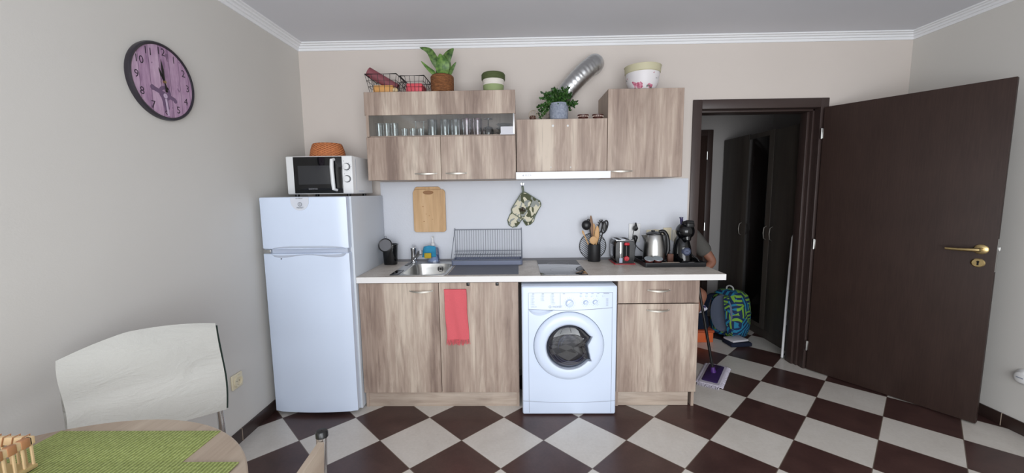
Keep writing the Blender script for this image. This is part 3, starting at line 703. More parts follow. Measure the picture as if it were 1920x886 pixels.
# right wall cabinet
T = thing('wall_cabinet', 'tall single-door wood-look wall cabinet at the right, beside the doorway', 'cabinet', (1.72, -0.16, 1.510))
b = B(); b.box(1.472, 1.490, uy+0.018, -0.001, 1.510, 2.092); b.box(1.956, 1.974, uy+0.018, -0.001, 1.510, 2.092); b.box(1.49, 1.956, uy+0.018, -0.001, 2.074, 2.092); b.box(1.49, 1.956, uy+0.018, -0.001, 1.510, 1.528); obj('body', b, m_oak_side, T)
d = panel('door', 1.472, 1.976, uy-0.002, 1.510, 2.094, T); bow_handle(1.490, 1.643, uy-0.002, 1.553, d)

# exhaust duct
b = B(); n = 150; pts = []; rr = []
ctrl = [Vector(p) for p in ((1.428, -0.012, 2.335), (1.418, -0.095, 2.325), (1.315, -0.135, 2.235), (1.205, -0.12, 2.115), (1.155, -0.10, 2.02), (1.145, -0.10, 1.906))]
def cr(t):
    m_ = len(ctrl)-1; s_ = min(int(t*m_), m_-1); f = t*m_-s_
    p0, p1, p2, p3 = ctrl[max(s_-1, 0)], ctrl[s_], ctrl[s_+1], ctrl[min(s_+2, m_)]
    return 0.5*((2*p1)+(p2-p0)*f+(2*p0-5*p1+4*p2-p3)*f*f+(-p0+3*p1-3*p2+p3)*f**3)
for i in range(n+1): pts.append(cr(i/n)); rr.append(0.066+0.0009*math.sin(i*2*PI/5)-(0.0022 if i % 20 in (0, 1) else 0))
b.tube(pts, rr, 32); tag(obj('exhaust_duct', b, mat('foil_duct', (196, 197, 198), 0.36, 1.0), base=(1.3, -0.15, 1.905)), 'silver flexible exhaust duct rising from the hood cabinet to the wall', 'duct')

# ---------------------------------------------------------------- things on top of the wall cabinets
CT = 2.101
m_wire = mat('black_wire', (24, 22, 24), 0.45)
def wire_basket(x0, x1, y0, y1, z0, h, label, nx=5, ny=4):
    t = thing('wire_basket', label, 'basket', ((x0+x1)/2, (y0+y1)/2, z0), group=None)
    ins = 0.022; b = B()
    def P_(u, v, k): # u,v in 0..1, k height fraction
        q = ins*(1-k); return (x0+q+(x1-x0-2*q)*u, y0+q+(y1-y0-2*q)*v, z0+0.003+(h-0.003)*k)
    b.tube([P_(0, 0, 1), P_(1, 0, 1), P_(1, 1, 1), P_(0, 1, 1)], 0.0035, 8, closed=True); obj('rim', b, m_wire, t)
    b = B()
    for k in (0, .33, .66): b.tube([P_(0, 0, k), P_(1, 0, k), P_(1, 1, k), P_(0, 1, k)], 0.0016, 6, closed=True)
    for i in range(nx+1):
        u = i/nx; b.tube([P_(u, 0, 1), P_(u, 0, 0), P_(u, 1, 0), P_(u, 1, 1)], 0.0016, 6)
    for i in range(ny+1):
        v = i/ny; b.tube([P_(0, v, 1), P_(0, v, 0), P_(1, v, 0), P_(1, v, 1)], 0.0016, 6)
    obj('mesh_cage', b, m_wire, t); return t
wire_basket(-0.158, 0.055, -0.315, -0.09, CT, 0.120, 'black wire basket with a rolled maroon mat, leftmost on the wall cabinet')
wire_basket(0.078, 0.242, -0.315, -0.09, CT, 0.105, 'black wire basket holding a pink packet, beside the plant pot')
b = B(); b.tube([(-0.165, -0.225, 2.262), (0.022, -0.20, 2.152)], 0.033, 24, cap=False); b.tube([(-0.165, -0.225, 2.262), (0.022, -0.20, 2.152)], 0.026, 24, cap=False)
b.tube([(-0.165, -0.225, 2.262), (0.022, -0.20, 2.152)], 0.016, 20, cap=False)
tag(obj('rolled_mat', b, mat('maroon_roll', (136, 74, 82), 0.6), base=(0, -0.2, 2.12)), 'rolled maroon mat sticking out of the left wire basket', 'roll')
b = B(); b.box(-0.128, 0.012, -0.255, -0.215, 2.1055, 2.165, 0.008); b.box(-0.118, -0.02, -0.205, -0.16, 2.1055, 2.175, 0.01); tag(obj('food_packet', b, mat('orange_packet', (226, 166, 96), 0.5), base=(-0.06, -0.22, CT)), 'orange and cream packet lying in the left wire basket', 'packet')
b = B(); b.sphere((0.030, -0.268, 2.125), 0.018, (1, 1, 1)); tag(obj('cream_pouch', b, mat('cream_pouch', (232, 206, 160), 0.5), base=(0.03, -0.268, CT)), 'small cream bundle at the right end of the left wire basket', 'pouch')
b = B(); b.box(0.104, 0.218, -0.275, -0.13, 2.1055, 2.170, 0.012, 3); tag(obj('pink_packet', b, mat('pink_packet', (222, 84, 96), 0.5), base=(0.16, -0.2, CT)), 'pinkish red packet filling the right wire basket', 'packet')

# leafy houseplant in woven brown pot
def rope_mat(name, c1, c2):
    m = mat(name, c1, 0.85); n = N(m); v = n.coord((1, 1, 1)); X, Y, Z = n.sep(v)
    nz = n.noise(n.coord((1, 1, 5)), 60, 3); w_ = n.math('SINE', n.math('ADD', n.math('MULTIPLY', Z, 700), n.math('MULTIPLY', nz, 6)))
    n.base(n.ramp(n.math('ADD', n.math('MULTIPLY', w_, 0.25), nz), [(0.25, c2), (0.75, c1)])); n.bump(w_, 0.6, 0.004); return m
T = thing('houseplant', 'broad-leaved green houseplant in a woven brown pot on the wall cabinet', 'plant', (0.345, -0.21, CT))
b = B(); b.lathe([(0.001, 0), (0.074, 0), (0.078, 0.01), (0.080, 0.09), (0.080, 0.118), (0.072, 0.128), (0.066, 0.122), (0.064, 0.105), (0.001, 0.105)], (0.345, -0.21, CT), seg=40); obj('pot', b, rope_mat('seagrass', (160, 104, 62), (96, 58, 32)), T)
def leafmat(name, edge, mid_):
    m = mat(name, edge, 0.4, spec=0.4); n = N(m); nz = n.noise(n.coord((1, 1, 1)), 45, 4)
    n.base(n.ramp(nz, [(0.35, edge), (0.62, mid_)])); return m
m_leaf = leafmat('leaf_green', (44, 74, 34), (104, 134, 70)); m_leafb = leafmat('leaf_bright', (62, 98, 44), (112, 146, 72)); m_stem = mat('stem_green', (98, 120, 62), 0.5)
def broad_leaf(pts, wmax, side, mtl, par, cup=0.25):
    """pts: spine control points; side: blade direction"""
    P_ = [Vector(p) for p in pts]; side = Vector(side).normalized(); n = 14; rows_ = []
    for i in range(n+1):
        t = i/n; q = t*(len(P_)-1); s_ = min(int(q), len(P_)-2); f = q-s_
        a0, a1, a2, a3 = P_[max(s_-1, 0)], P_[s_], P_[s_+1], P_[min(s_+2, len(P_)-1)]
        c = 0.5*((2*a1)+(a2-a0)*f+(2*a0-5*a1+4*a2-a3)*f*f+(-a0+3*a1-3*a2+a3)*f**3)
        tg = (a2-a1).normalized(); nn = tg.cross(side).normalized()
        w_ = wmax*(math.sin(PI*min(1, t**0.8*1.0))**0.8)*(1 if t < 1 else 0)+0.001
        rows_.append([c+side*w_*k+nn*cup*w_*abs(k)**1.5 for k in (-1, -0.55, 0, 0.55, 1)])
    b = B(); b.loft(rows_, closed=False, cap=False); o = obj('leaf', b, mtl, par, ang=80); return o
px_, py_, pz_ = 0.345, -0.21, CT+0.11
broad_leaf([(px_+0.01, py_-0.02, pz_), (px_+0.012, py_-0.05, pz_+0.05), (px_+0.015, py_-0.06, pz_+0.10), (px_+0.0, py_-0.055, pz_+0.15)], 0.046, (1, 0, 0.0), m_leafb, T, 0.15)
broad_leaf([(px_, py_, pz_), (px_-0.02, py_-0.01, pz_+0.08), (px_-0.05, py_-0.02, pz_+0.13), (px_-0.085, py_-0.02, pz_+0.185), (px_-0.145, py_-0.02, pz_+0.205)], 0.030, (0.6, 0.1, 0.8), m_leaf, T)
broad_leaf([(px_+0.01, py_, pz_), (px_+0.02, py_, pz_+0.09), (px_+0.035, py_-0.01, pz_+0.14), (px_+0.06, py_-0.01, pz_+0.18), (px_+0.085, py_-0.01, pz_+0.20)], 0.034, (0.9, -0.2, -0.3), m_leaf, T)
broad_leaf([(px_-0.03, py_-0.01, pz_-0.01), (px_-0.05, py_-0.02, pz_+0.03), (px_-0.09, py_-0.02, pz_+0.065), (px_-0.14, py_-0.02, pz_+0.115)], 0.015, (0.5, 0.2, 0.7), m_leafb, T)
broad_leaf([(px_+0.03, py_-0.01, pz_), (px_+0.05, py_-0.01, pz_+0.03), (px_+0.072, py_, pz_+0.07), (px_+0.10, py_, pz_+0.11)], 0.016, (0.6, 0, -0.6), m_leaf, T)
broad_leaf([(px_, py_+0.01, pz_), (px_-0.005, py_+0.02, pz_+0.07), (px_+0.0, py_+0.02, pz_+0.15)], 0.04, (1, 0.1, 0), m_leaf, T)
broad_leaf([(px_+0.01, py_+0.01, pz_), (px_+0.03, py_+0.01, pz_+0.07), (px_+0.05, py_+0.01, pz_+0.13)], 0.03, (1, 0.1, -.2), m_leaf, T)
b = B()
for a in (-0.03, -0.01, 0.01, 0.03): b.tube([(px_+a*.5, py_, pz_-0.006), (px_+a, py_-0.01, pz_+0.03)], 0.004, 8)
obj('stem', b, m_stem, T)

# green and white lidded tin
T = thing('storage_pot', 'round pot with dark green lid and white and light green bands on the wall cabinet', 'pot', (0.703, -0.24, CT))
c0 = (0.703, -0.24, CT); sg = 48
def ribs(r, z0, z1, nn=6): return [(r+(0.0015 if i % 2 else 0), z0+(z1-z0)*i/(nn*2)) for i in range(nn*2+1)]
b = B(); b.lathe([(0.001, 0), (0.066, 0)]+[(0.067+0.004*i/12+(0.0012 if i % 2 else 0), 0.048*i/12) for i in range(13)], c0, seg=sg, cap=False); obj('lower_band', b, mat('light_green_rope', (142, 156, 110), 0.8), T, label='light green woven lower band')
b = B(); b.lathe([(0.071+0.003*i/10+(0.0012 if i % 2 else 0), 0.048+0.036*i/10) for i in range(11)]+[(0.04, 0.085)], c0, seg=sg, cap=False); obj('middle_band', b, mat('white_rope', (222, 216, 208), 0.8), T, label='white middle band')
b = B(); b.lathe([(0.06, 0.084), (0.080, 0.084)]+[(0.080+(0.0015 if i % 2 else 0), 0.086+0.034*i/8) for i in range(9)]+[(0.074, 0.128), (0.04, 0.130), (0.001, 0.130)], c0, seg=sg, cap=False); obj('lid', b, mat('dark_green_rope', (78, 88, 52), 0.85), T, label='dark olive green lid')

# small bushy plant in grey pot
HT = 1.9055
T = thing('potted_plant', 'small bushy green plant in a grey concrete-look pot by the duct', 'plant', (1.150, -0.262, HT))
def concrete():
    m = mat('concrete_grey', (132, 140, 156), 0.8); n = N(m); nz = n.noise(n.coord(), 70, 5, 0.7); n.base(n.ramp(nz, [(0.35, (116, 124, 140)), (0.65, (156, 162, 176))])); n.bump(nz, 0.3, 0.003); return m
b = B(); b.lathe([(0.001, 0), (0.058, 0), (0.063, 0.006), (0.066, 0.105), (0.065, 0.112), (0.060, 0.112), (0.058, 0.09), (0.001, 0.09)], (1.150, -0.262, HT), seg=36); obj('pot', b, concrete(), T)
random.seed(11)
bl = B(); bs = B()
def small_leaf(bb, p, d, w_, l_):
    d = d.normalized(); s_ = d.cross(Vector((random.uniform(-1, 1), random.uniform(-1, 1), random.uniform(-.3, 1)))).normalized(); nn = d.cross(s_)
    v = [p, p+d*l_*.35+s_*w_+nn*0.002, p+d*l_*.75+s_*w_*.7, p+d*l_, p+d*l_*.75-s_*w_*.7, p+d*l_*.35-s_*w_+nn*0.002]
    f = bb.bm.faces.new([bb.bm.verts.new(q) for q in v])
base_ = Vector((1.150, -0.262, HT+0.10))
for i in range(70):
    a = random.uniform(0, 2*PI); e = random.uniform(0.12, 1.45); ln = random.uniform(0.10, 0.16)
    d = Vector((math.cos(a)*math.cos(e), math.sin(a)*math.cos(e)*0.5, math.sin(e)*1.0))
    if i < 2: d = Vector((-0.85, -0.1, 0.05)); ln = 0.16
    if i in (2, 3): d = Vector((-0.8, -0.1, -0.32+0.1*i)); ln = 0.15
    P_ = []
    for j in range(8):
        t = j/7; q = base_+d*ln*t+Vector((0, 0, -0.035*t*t*(1 if i > 3 else 1.9))); P_.append(q)
    bs.tube(P_, 0.0012, 5)
    for j in range(1, 8):
        for s_ in range(4):
            dd = d+Vector((random.uniform(-1, 1), random.uniform(-1, 1), random.uniform(-.5, 1)))
            small_leaf(bl, P_[j], dd, random.uniform(.005, .008), random.uniform(.018, .027))
m_bush = leafmat('bush_green', (22, 50, 18), (56, 96, 38))
obj('foliage', bl, m_bush, T, smooth=False, recalc=False); obj('stem', bs, m_stem, T)

# small wire/glass ball and two dark little bowls
T = thing('ornament_ball', 'small clear openwork ball with a brown piece inside, left of the grey pot', 'ornament', (0.975, -0.29, HT))
b = B(); R_ = 0.033
for i in range(6):
    a = PI*i/6; b.tube([(0.975+R_*math.cos(t_)*math.cos(a), -0.29+R_*math.cos(t_)*math.sin(a), HT+0.034+R_*math.sin(t_)) for t_ in [2*PI*k/20 for k in range(20)]], 0.0009, 5, closed=True)
obj('ball', b, mat('straw_wire', (176, 160, 140), 0.5), T)
b = B(); b.lathe([(0.02, 0), (0.024, 0.012), (0.018, 0.024), (0.008, 0.027), (0.004, 0.02), (0.001, 0.02)], (0.970, -0.295, HT+0.004), seg=18); obj('shell', b, mat('brown_shell', (84, 56, 46), 0.5), T)
m_dkwood = mat('carved_dark_wood', (70, 34, 28), 0.4)
def dbowl(x, label):
    T = thing('small_bowl', label, 'bowl', (x, -0.295, HT), group=None)
    b = B(); b.lathe([(0.001, 0), (0.026, 0), (0.030, 0.003), (0.038, 0.024), (0.038, 0.030), (0.034, 0.030), (0.027, 0.006), (0.001, 0.006)], (x, -0.295, HT), seg=28, sy=0.8); obj('shell', b, m_dkwood, T)
    b = B()
    for k in range(9):
        a = -PI*(k+0.5)/9; b.sphere((x+0.0355*math.cos(a), -0.295+0.0285*math.sin(a), HT+0.018), 0.0042, (1, 1, 1.2), 8, 6)
    obj('inlay', b, mat('shell_inlay', (190, 170, 160), 0.4), T)
dbowl(1.312, 'small dark brown carved bowl with pale dots, nearer to the grey pot')
dbowl(1.411, 'small dark brown carved bowl with pale dots, nearer to the tall cabinet')

# flower-painted planter on the right cabinet
def floral():
    m = mat('floral_enamel', (226, 222, 220), 0.45); n = N(m); v = n.coord((1, 1, 1))
    X, Y, Z = n.sep(v); nz = n.noise(v, 55, 3)
    vo = n.new('ShaderNodeTexVoronoi'); vo.inputs['Scale'].default_value = 13; n.link(v, vo.inputs['Vector'])
    fl_ = n.math('LESS_THAN', n.math('ADD', vo.outputs['Distance'], n.math('MULTIPLY', nz, 0.35)), 0.47)
    pick = n.math('GREATER_THAN', n.noise(v, 9, 1), 0.42)
    c = n.mix((222, 218, 220), n.ramp(nz, [(0.35, (170, 70, 100)), (0.6, (216, 150, 170))]), n.math('MULTIPLY', fl_, pick))
    lf = n.math('GREATER_THAN', n.noise(v, 34, 2), 0.66); c = n.mix(c, (96, 110, 100), n.math('MULTIPLY', lf, n.math('LESS_THAN', Z, 0.085)))
    n.base(c); return m
CR = 2.0955
T = thing('planter', 'white planter painted with pink flowers on top of the tall right cabinet', 'planter', (1.728, -0.225, CR))
b = B(); b.lathe([(0.001, 0), (0.078, 0), (0.086, 0.006), (0.106, 0.06), (0.113, 0.118)], (1.728, -0.225, CR), seg=48, cap=False); obj('bowl', b, floral(), T)
b = B(); b.lathe([(0.1135, 0.116), (0.118, 0.120), (0.121, 0.158), (0.124, 0.162), (0.118, 0.162), (0.110, 0.12), (0.08, 0.01), (0.001, 0.008)], (1.728, -0.225, CR), seg=48, cap=False); obj('rim', b, mat('cream_rim', (196, 190, 160), 0.6), T, label='cream coloured rim')

# ---------------------------------------------------------------- things on the splashback
def board(name, x0, x1, z0, z1, y0, y1, label, slot=True):
    T = thing(name, label, 'chopping board', ((x0+x1)/2, y1, z0))
    def out(y, ins=0):
        P_ = rrect(x0+ins, x1-ins, z0+ins, z1-ins, 0.02)
        res = []
        for x, z in P_:
            t = (x-x0)/(x1-x0)
            if z > z1-0.06: z -= 0.020*abs(2*t-1)**2.5
            res.append((x, y, z))
        return res
    b = B(); b.loft([out(y1), out(y0+0.002), out(y0, 0.002)]); o = obj('board', b, m_bamboo, T)
    if slot:
        b = B(); b.lathe([(0.034, 0), (0.037, 0.0012), (0.040, 0)], ((x0+x1)/2-0.005, y0-0.0005, z1-0.036), 'y', sx=1, sy=0.38, seg=36, cap=False)
        b.lathe([(0.034, 0.0004), (0.001, 0.0004)], ((x0+x1)/2-0.005, y0-0.0002, z1-0.036), 'y', sx=1, sy=0.38, seg=36)
        obj('hand_slot', b, m_bamboo_dark, T)
        m_knot = mat('knot', (176, 128, 84), 0.6)
        for x, z, w_ in ((0.135, 1.318, .014), (0.158, 1.262, .01), (0.182, 1.248, .012), (0.205, 1.222, .01), (0.14, 1.205, .014)): b = B(); b.sphere((x, y0-0.0002, z), w_/2, (1, 0.06, 0.45), 10, 6); obj('knot_mark', b, m_knot, T)
    return T
board('cutting_board', 0.066, 0.272, 1.20, 1.482, -0.020, -0.009, 'bamboo cutting board mostly hidden behind the other one on the splashback', False)
board('cutting_board', 0.060, 0.307, 1.123, 1.462, -0.035, -0.022, 'light bamboo cutting board with an oval hand slot, front one on the splashback')

def camo():
    m = mat('camo_leaf_fabric', (214, 208, 184), 0.9); n = N(m); v = n.coord((1, 1, 1), (0, 0.6, 0))
    a = n.noise(v, 15, 0, dist=1.4); b2 = n.noise(n.coord((1, 1, 1), (0, -0.5, 0), loc=(3, 1, 2)), 17, 0, dist=1.2)
    c = n.mix((218, 212, 190), (84, 88, 66), n.math('GREATER_THAN', a, 0.52)); c = n.mix(c, (150, 154, 150), n.math('GREATER_THAN', b2, 0.57))
    n.base(c); nz = n.noise(v, 300, 2); n.bump(nz, 0.3, 0.002); return m
m_camo = camo(); m_pipe = mat('green_piping', (104, 114, 96), 0.9)
T = thing('wall_hook', 'small chrome hook under the white hood on the splashback', 'hook', (0.898, -0.01, 1.475))
b = B(); b.lathe([(0.001, 0), (0.014, 0), (0.012, 0.006), (0.001, 0.007)], (0.898, -0.0085, 1.485), 'y'); b.tube([(0.898, -0.012, 1.486), (0.898, -0.03, 1.482), (0.898, -0.036, 1.465), (0.898, -0.042, 1.46), (0.898, -0.052, 1.468)], 0.003, 8); obj('hook', b, m_chrome, T)
def pad(T, name, outline, y0, th, mtl, pipe=True):
    cxm = sum(p[0] for p in outline)/len(outline); czm = sum(p[1] for p in outline)/len(outline)
    def sh(k, y): return [(cxm+(x-cxm)*k, y, czm+(z-czm)*k) for x, z in outline]
    b = B(); b.loft([sh(0.97, y0+th), sh(1.0, y0+th/2), sh(0.97, y0), sh(0.6, y0-th*0.25), sh(0.05, y0-th*0.3)]); p = obj(name, b, mtl, T)
    if pipe:
        b = B(); b.tube([(x, y0+th/2, z) for x, z in outline], 0.0042, 8, closed=True); obj('piping', b, m_pipe, p)
    return p
def rot2(pts, c, a):
    return [(c[0]+(x-c[0])*math.cos(a)-(z-c[1])*math.sin(a), c[1]+(x-c[0])*math.sin(a)+(z-c[1])*math.cos(a)) for x, z in pts]
T = thing('pot_holder', 'square quilted leaf-print pot holder hanging in front of the oven mitts', 'pot holder', (0.915, -0.03, 1.3))
o_ = rot2(rrect(0.925-0.087, 0.925+0.087, 1.305-0.092, 1.305+0.092, 0.03, 4), (0.925, 1.305), math.radians(-33+0))
ph = pad(T, 'pad', o_, -0.048, 0.012, m_camo)
b = B(); b.tube([(0.902, -0.045, 1.398), (0.897, -0.043, 1.43), (0.893, -0.04, 1.462), (0.903, -0.04, 1.464), (0.907, -0.043, 1.43), (0.908, -0.045, 1.40)], 0.0035, 8); obj('loop', b, m_pipe, T)
b = B(); lc = Vector((0.897, -0.053, 1.283))
for sgn in (-1, 1):
    for k in range(5):
        a = math.radians(-20+k*32); d = Vector((sgn*math.cos(a), 0, math.sin(a)*0.9)); b.tube([lc+Vector((0, 0, -0.005+k*0.004)), lc+d*0.018+Vector((0, 0, k*0.002)), lc+d*0.027], [0.002, 0.0042, 0.001], 6)
b.tube([lc+Vector((0, 0, 0.02)), lc+Vector((0.002, 0, -0.03))], [0.002, 0.0015], 6); obj('leaf_motif', b, mat('dark_leaf_motif', (50, 36, 30), 0.8), ph)
T = thing('oven_mitt', 'leaf-print oven mitts hanging behind the pot holder', 'oven mitt', (0.90, -0.015, 1.2))
ol = [(0.905, 1.39), (0.845, 1.31), (0.800, 1.245), (0.783, 1.205), (0.792, 1.170), (0.820, 1.152), (0.850, 1.158), (0.870, 1.180), (0.885, 1.205), (0.905, 1.235), (0.95, 1.30)]
pad(T, 'mitt', ol, -0.026, 0.012, m_camo)
orr = [(0.925, 1.40), (0.990, 1.365), (1.030, 1.352), (1.026, 1.335), (1.010, 1.318), (1.018, 1.285), (0.992, 1.235), (0.980, 1.195), (0.955, 1.172), (0.925, 1.165), (0.905, 1.195), (0.91, 1.26), (0.915, 1.33)]
pad(T, 'mitt', orr, -0.024, 0.012, m_camo)

# towel on the sink cabinet door
def cloth_mat(name, c, sc=500, k=0.82):
    m = mat(name, c, 0.95, spec=0.15); n = N(m); v = n.coord(); a = n.noise(v, sc, 2); n.base(n.mix(c, tuple(int(x*k) for x in c), a)); n.bump(a, 0.5, 0.002); return m
m_towel = cloth_mat('coral_terry', (236, 112, 120))
T = thing('towel', 'coral red fringed hand towel hanging on the sink cabinet door', 'towel', (0.46, -0.59, 0.45))
def tw(u, v, off): 
    x = 0.383+0.142*u+0.012*(1-v)+0.002*math.sin(9*v); z = 0.478+0.330*v
    return (x, -0.590-off-0.004*math.sin(u*11+v*3)*(1-v*0.6)-0.002*u, z)
b = B(); nu, nv = 16, 24
fr = [[tw(i/nu, j/nv, 0.006) for j in range(nv+1)] for i in range(nu+1)]
loops = [fr[i]+[(p[0], -0.5825, p[2]) for p in reversed(fr[i])] for i in range(nu+1)]
b.loft(loops); obj('cloth', b, m_towel, T, ang=60)
b = B(); random.seed(4)
for i in range(44):
    u = i/43; p = tw(u, 0, 0.004); z2 = 0.442+random.uniform(-0.006, 0.008)
    b.tube([(p[0], p[1], p[2]+0.004), (p[0]+random.uniform(-.004, .006), p[1]-random.uniform(0, .006), (p[2]+z2)/2), (p[0]+random.uniform(-.006, .010), p[1]-0.002, z2)], [0.0016, 0.0019, 0.0012], 5)
obj('fringe', b, m_towel, T)

# ---------------------------------------------------------------- counter things
# black caddy with round mesh lid
T = thing('sink_caddy', 'black sink caddy with a round mesh strainer hooked on it, beside the fridge', 'caddy', (-0.098, -0.14, 0.893))
b = B(); b.loft([[(x, y, 0.893+h) for x, y in rrect(-0.098-w_, -0.098+w_, -0.14-d_, -0.14+d_, min(w_, d_)*0.8, 5)] for w_, d_, h in ((.046, .036, 0.0006), (.048, .038, .01), (.055, .044, .145), (.060, .049, .148), (.060, .049, .153), (.054, .043, .153), (.046, .036, .02))]); obj('cup', b, m_blackg, T)
T = thing('strainer', 'small round black-rimmed mesh strainer leaning on the black caddy', 'strainer', (-0.125, -0.19, 1.03))
sc_ = Vector((-0.114, -0.198, 1.046)); rx = Vector((1, 0, 0)); rz = Vector((0, 0.25, 0.97))
def disc(r): return [sc_+r*(rx*math.cos(2*PI*k/28)+rz*math.sin(2*PI*k/28)) for k in range(28)]
b = B(); b.tube(disc(0.047), 0.0045, 8, closed=True); b.tube([sc_+rz*0.047, sc_+rz*0.062+rx*0.010, sc_+rz*0.068, sc_+rz*0.062-rx*0.010], 0.0014, 6, closed=True); obj('rim', b, m_black, T)
b = B(); b.prism(disc(0.044), (0, -0.0015, 0)); obj('mesh', b, mat('strainer_mesh', (112, 112, 116), 0.5, 0.4), T)
# soap dispenser + sponges
T = thing('soap_dispenser', 'clear soap dispenser with white pump behind the tap', 'soap dispenser', (0.198, -0.07, 0.893))
b = B(); b.lathe([(0.001, 0.001), (0.048, 0.001), (0.050, 0.006), (0.048, 0.10), (0.040, 0.115), (0.014, 0.122), (0.014, 0.13)], (0.206, -0.058, 0.895), seg=28, sy=0.6); obj('bottle', b, glass('soap_bottle', (200, 212, 232), 0.08), T)
b = B(); b.lathe([(0.001, 0.003), (0.042, 0.003), (0.030, 0.05), (0.001, 0.05)], (0.206, -0.058, 0.895), seg=24, sy=0.55); obj('soap', b, mat('white_soap', (226, 230, 240), 0.4), T)
b = B(); b.lathe([(0.014, 0.125), (0.015, 0.14), (0.006, 0.15), (0.005, 0.185), (0.001, 0.185)], (0.206, -0.058, 0.895), seg=16); b.tube([(0.206, -0.058, 1.078), (0.209, -0.058, 1.088), (0.209, -0.095, 1.088)], 0.005, 8); obj('pump', b, m_sock, T)
b = B(); b.grid(lambda u, v: (0.148+0.09*u-0.014*(1-v)*(1-u), -0.118-0.006*math.sin(u*6)+0.004*math.sin(v*8), 0.942+0.088*v-0.02*abs(u-0.45)*v), 12, 10); o = obj('sponge_cloth', b, cloth_mat('blue_cloth', (66, 158, 200)), base=(0.19, -0.11, 0.94)); tag(o, 'light blue sponge cloth draped on the soap dispenser', 'cloth')
sm = o.modifiers.new('s', 'SOLIDIFY'); sm.thickness = 0.004
b = B(); b.box(0.156, 0.208, -0.143, -0.126, 0.935, 0.975, 0.005); tag(obj('yellow_sponge', b, cloth_mat('yellow_sponge', (214, 186, 66), 200), base=(0.18, -0.13, 0.935)), 'yellow sponge in front of the blue cloth behind the tap', 'sponge')

# round wire trivet leaning on wall
T = thing('trivet', 'round black wire trivet leaning on the splashback behind the utensil pot', 'trivet', (1.436, -0.02, 0.893))
tc_ = Vector((1.436, -0.022, 0.9995)); b = B(); R_ = 0.1015
b.tube([tc_+R_*Vector((math.cos(2*PI*k/48), -0.0, math.sin(2*PI*k/48))) for k in range(48)], 0.0026, 8, closed=True); obj('ring', b, m_wire, T)
b = B(); aa = math.radians(-38); dr_ = Vector((math.cos(aa), 0, math.sin(aa))); nr_ = Vector((-math.sin(aa), 0, math.cos(aa)))
for k in range(-7, 8):
    o1 = k*0.0128; hl = math.sqrt(max(R_**2-o1**2, 0)); b.tube([tc_+nr_*o1-dr_*hl, tc_+nr_*o1+dr_*hl], 0.0019, 6)
obj('bars', b, m_wire, T)
# utensil pot and utensils
ux, uyy = 1.436, -0.082
T = thing('utensil_pot', 'matt black pot holding kitchen utensils on the worktop', 'pot', (ux, uyy, 0.893))
b = B(); b.lathe([(0.001, 0.0006), (0.046, 0.0006), (0.047, 0.003), (0.047, 0.130), (0.044, 0.130), (0.044, 0.006), (0.001, 0.006)], (ux, uyy, 0.893), seg=36); obj('pot', b, m_blackm, T)
m_ut = mat('black_nylon', (22, 22, 26), 0.35); m_ut2 = mat('beech', (206, 164, 116), 0.6); m_ut3 = mat('walnut', (136, 104, 80), 0.6)
zb = 0.90
def spoon(name, label, foot, tip, r, mtl, w_=0.02, l_=0.055, thick=0.005, cat='utensil', concave=False):
    b = B(); f, t = Vector(foot), Vector(tip); d = (t-f).normalized(); side = d.cross(Vector((0, 1, 0))).normalized(); nn = side.cross(d)
    b.tube([f, f+(t-f)*0.6, t-d*l_*1.2], [r, r, r*0.9], 10)
    rings = []
    for i in range(11):
        k = i/10; c = t-d*l_*1.3*(1-k); w2 = max(w_*math.sin(PI*(0.06+0.90*k))**0.6, 0.002); th2 = thick*(0.6+0.4*math.sin(PI*k))
        rings.append([c+side*w2*math.cos(2*PI*j/12)+nn*th2*math.sin(2*PI*j/12) for j in range(12)])
    b.loft(rings); o = obj(name, b, mtl, base=foot); tag(o, label, cat); return o
spoon('wooden_spoon', 'wooden spoon with a round bowl low at the front of the utensil pot', (ux-0.004, uyy-0.015, zb), (ux-0.012, uyy-0.030, 1.085), 0.005, m_ut2, 0.030, 0.045)
spoon('wooden_stick', 'thin pale wooden spatula leaning left in the utensil pot', (ux+0.01, uyy, zb), (ux-0.092, uyy-0.005, 1.128), 0.005, m_ut2, 0.008, 0.03)
spoon('wooden_spatula', 'tall dark brown wooden spatula, highest in the utensil pot', (ux-0.005, uyy, zb), (ux-0.026, uyy+0.008, 1.238), 0.006, m_ut3, 0.014, 0.12)
spoon('wooden_fork', 'narrow beech wooden spatula in the middle of the utensil pot', (ux, uyy+0.01, zb), (ux-0.003, uyy+0.016, 1.178), 0.005, m_ut2, 0.013, 0.05)
spoon('wooden_turner', 'wide flat beech turner right of the middle of the utensil pot', (ux+0.006, uyy-0.005, zb), (ux+0.022, uyy-0.006, 1.160), 0.006, m_ut2, 0.018, 0.10)
o = spoon('ladle', 'black nylon ladle leaning left in the utensil pot', (ux+0.005, uyy+0.005, zb), (ux-0.048, uyy-0.005, 1.215), 0.005, m_ut, 0.012, 0.02)
b = B(); b.sphere((ux-0.062, uyy-0.012, 1.168), 0.036, (1, 0.75, 1.05), 20, 12); lb = obj('ladle_bowl', b, m_ut, o); 
b = B()
f, t = Vector((ux+0.008, uyy+0.012, zb)), Vector((ux+0.052, uyy+0.004, 1.19)); d = (t-f).normalized(); side = Vector((1, 0, -0.2)).normalized()
b.tube([f, t-d*0.08], 0.005, 8)
cc = t-d*0.04
b.tube([cc+side*0.014*math.cos(2*PI*k/16)+d*0.042*math.sin(2*PI*k/16) for k in range(16)], 0.005, 8, closed=True)
for k in range(9):
    a = PI*0.05+PI*1.0*k/8; p = cc+side*0.016*math.cos(a)*1.0+d*0.044*math.sin(a); q = cc+side*0.032*math.cos(a)+d*0.060*math.sin(a); b.tube([p, q], [0.004, 0.003], 6)
tag(obj('pasta_server', b, m_ut, base=f), 'black nylon pasta server with teeth in the utensil pot', 'utensil')
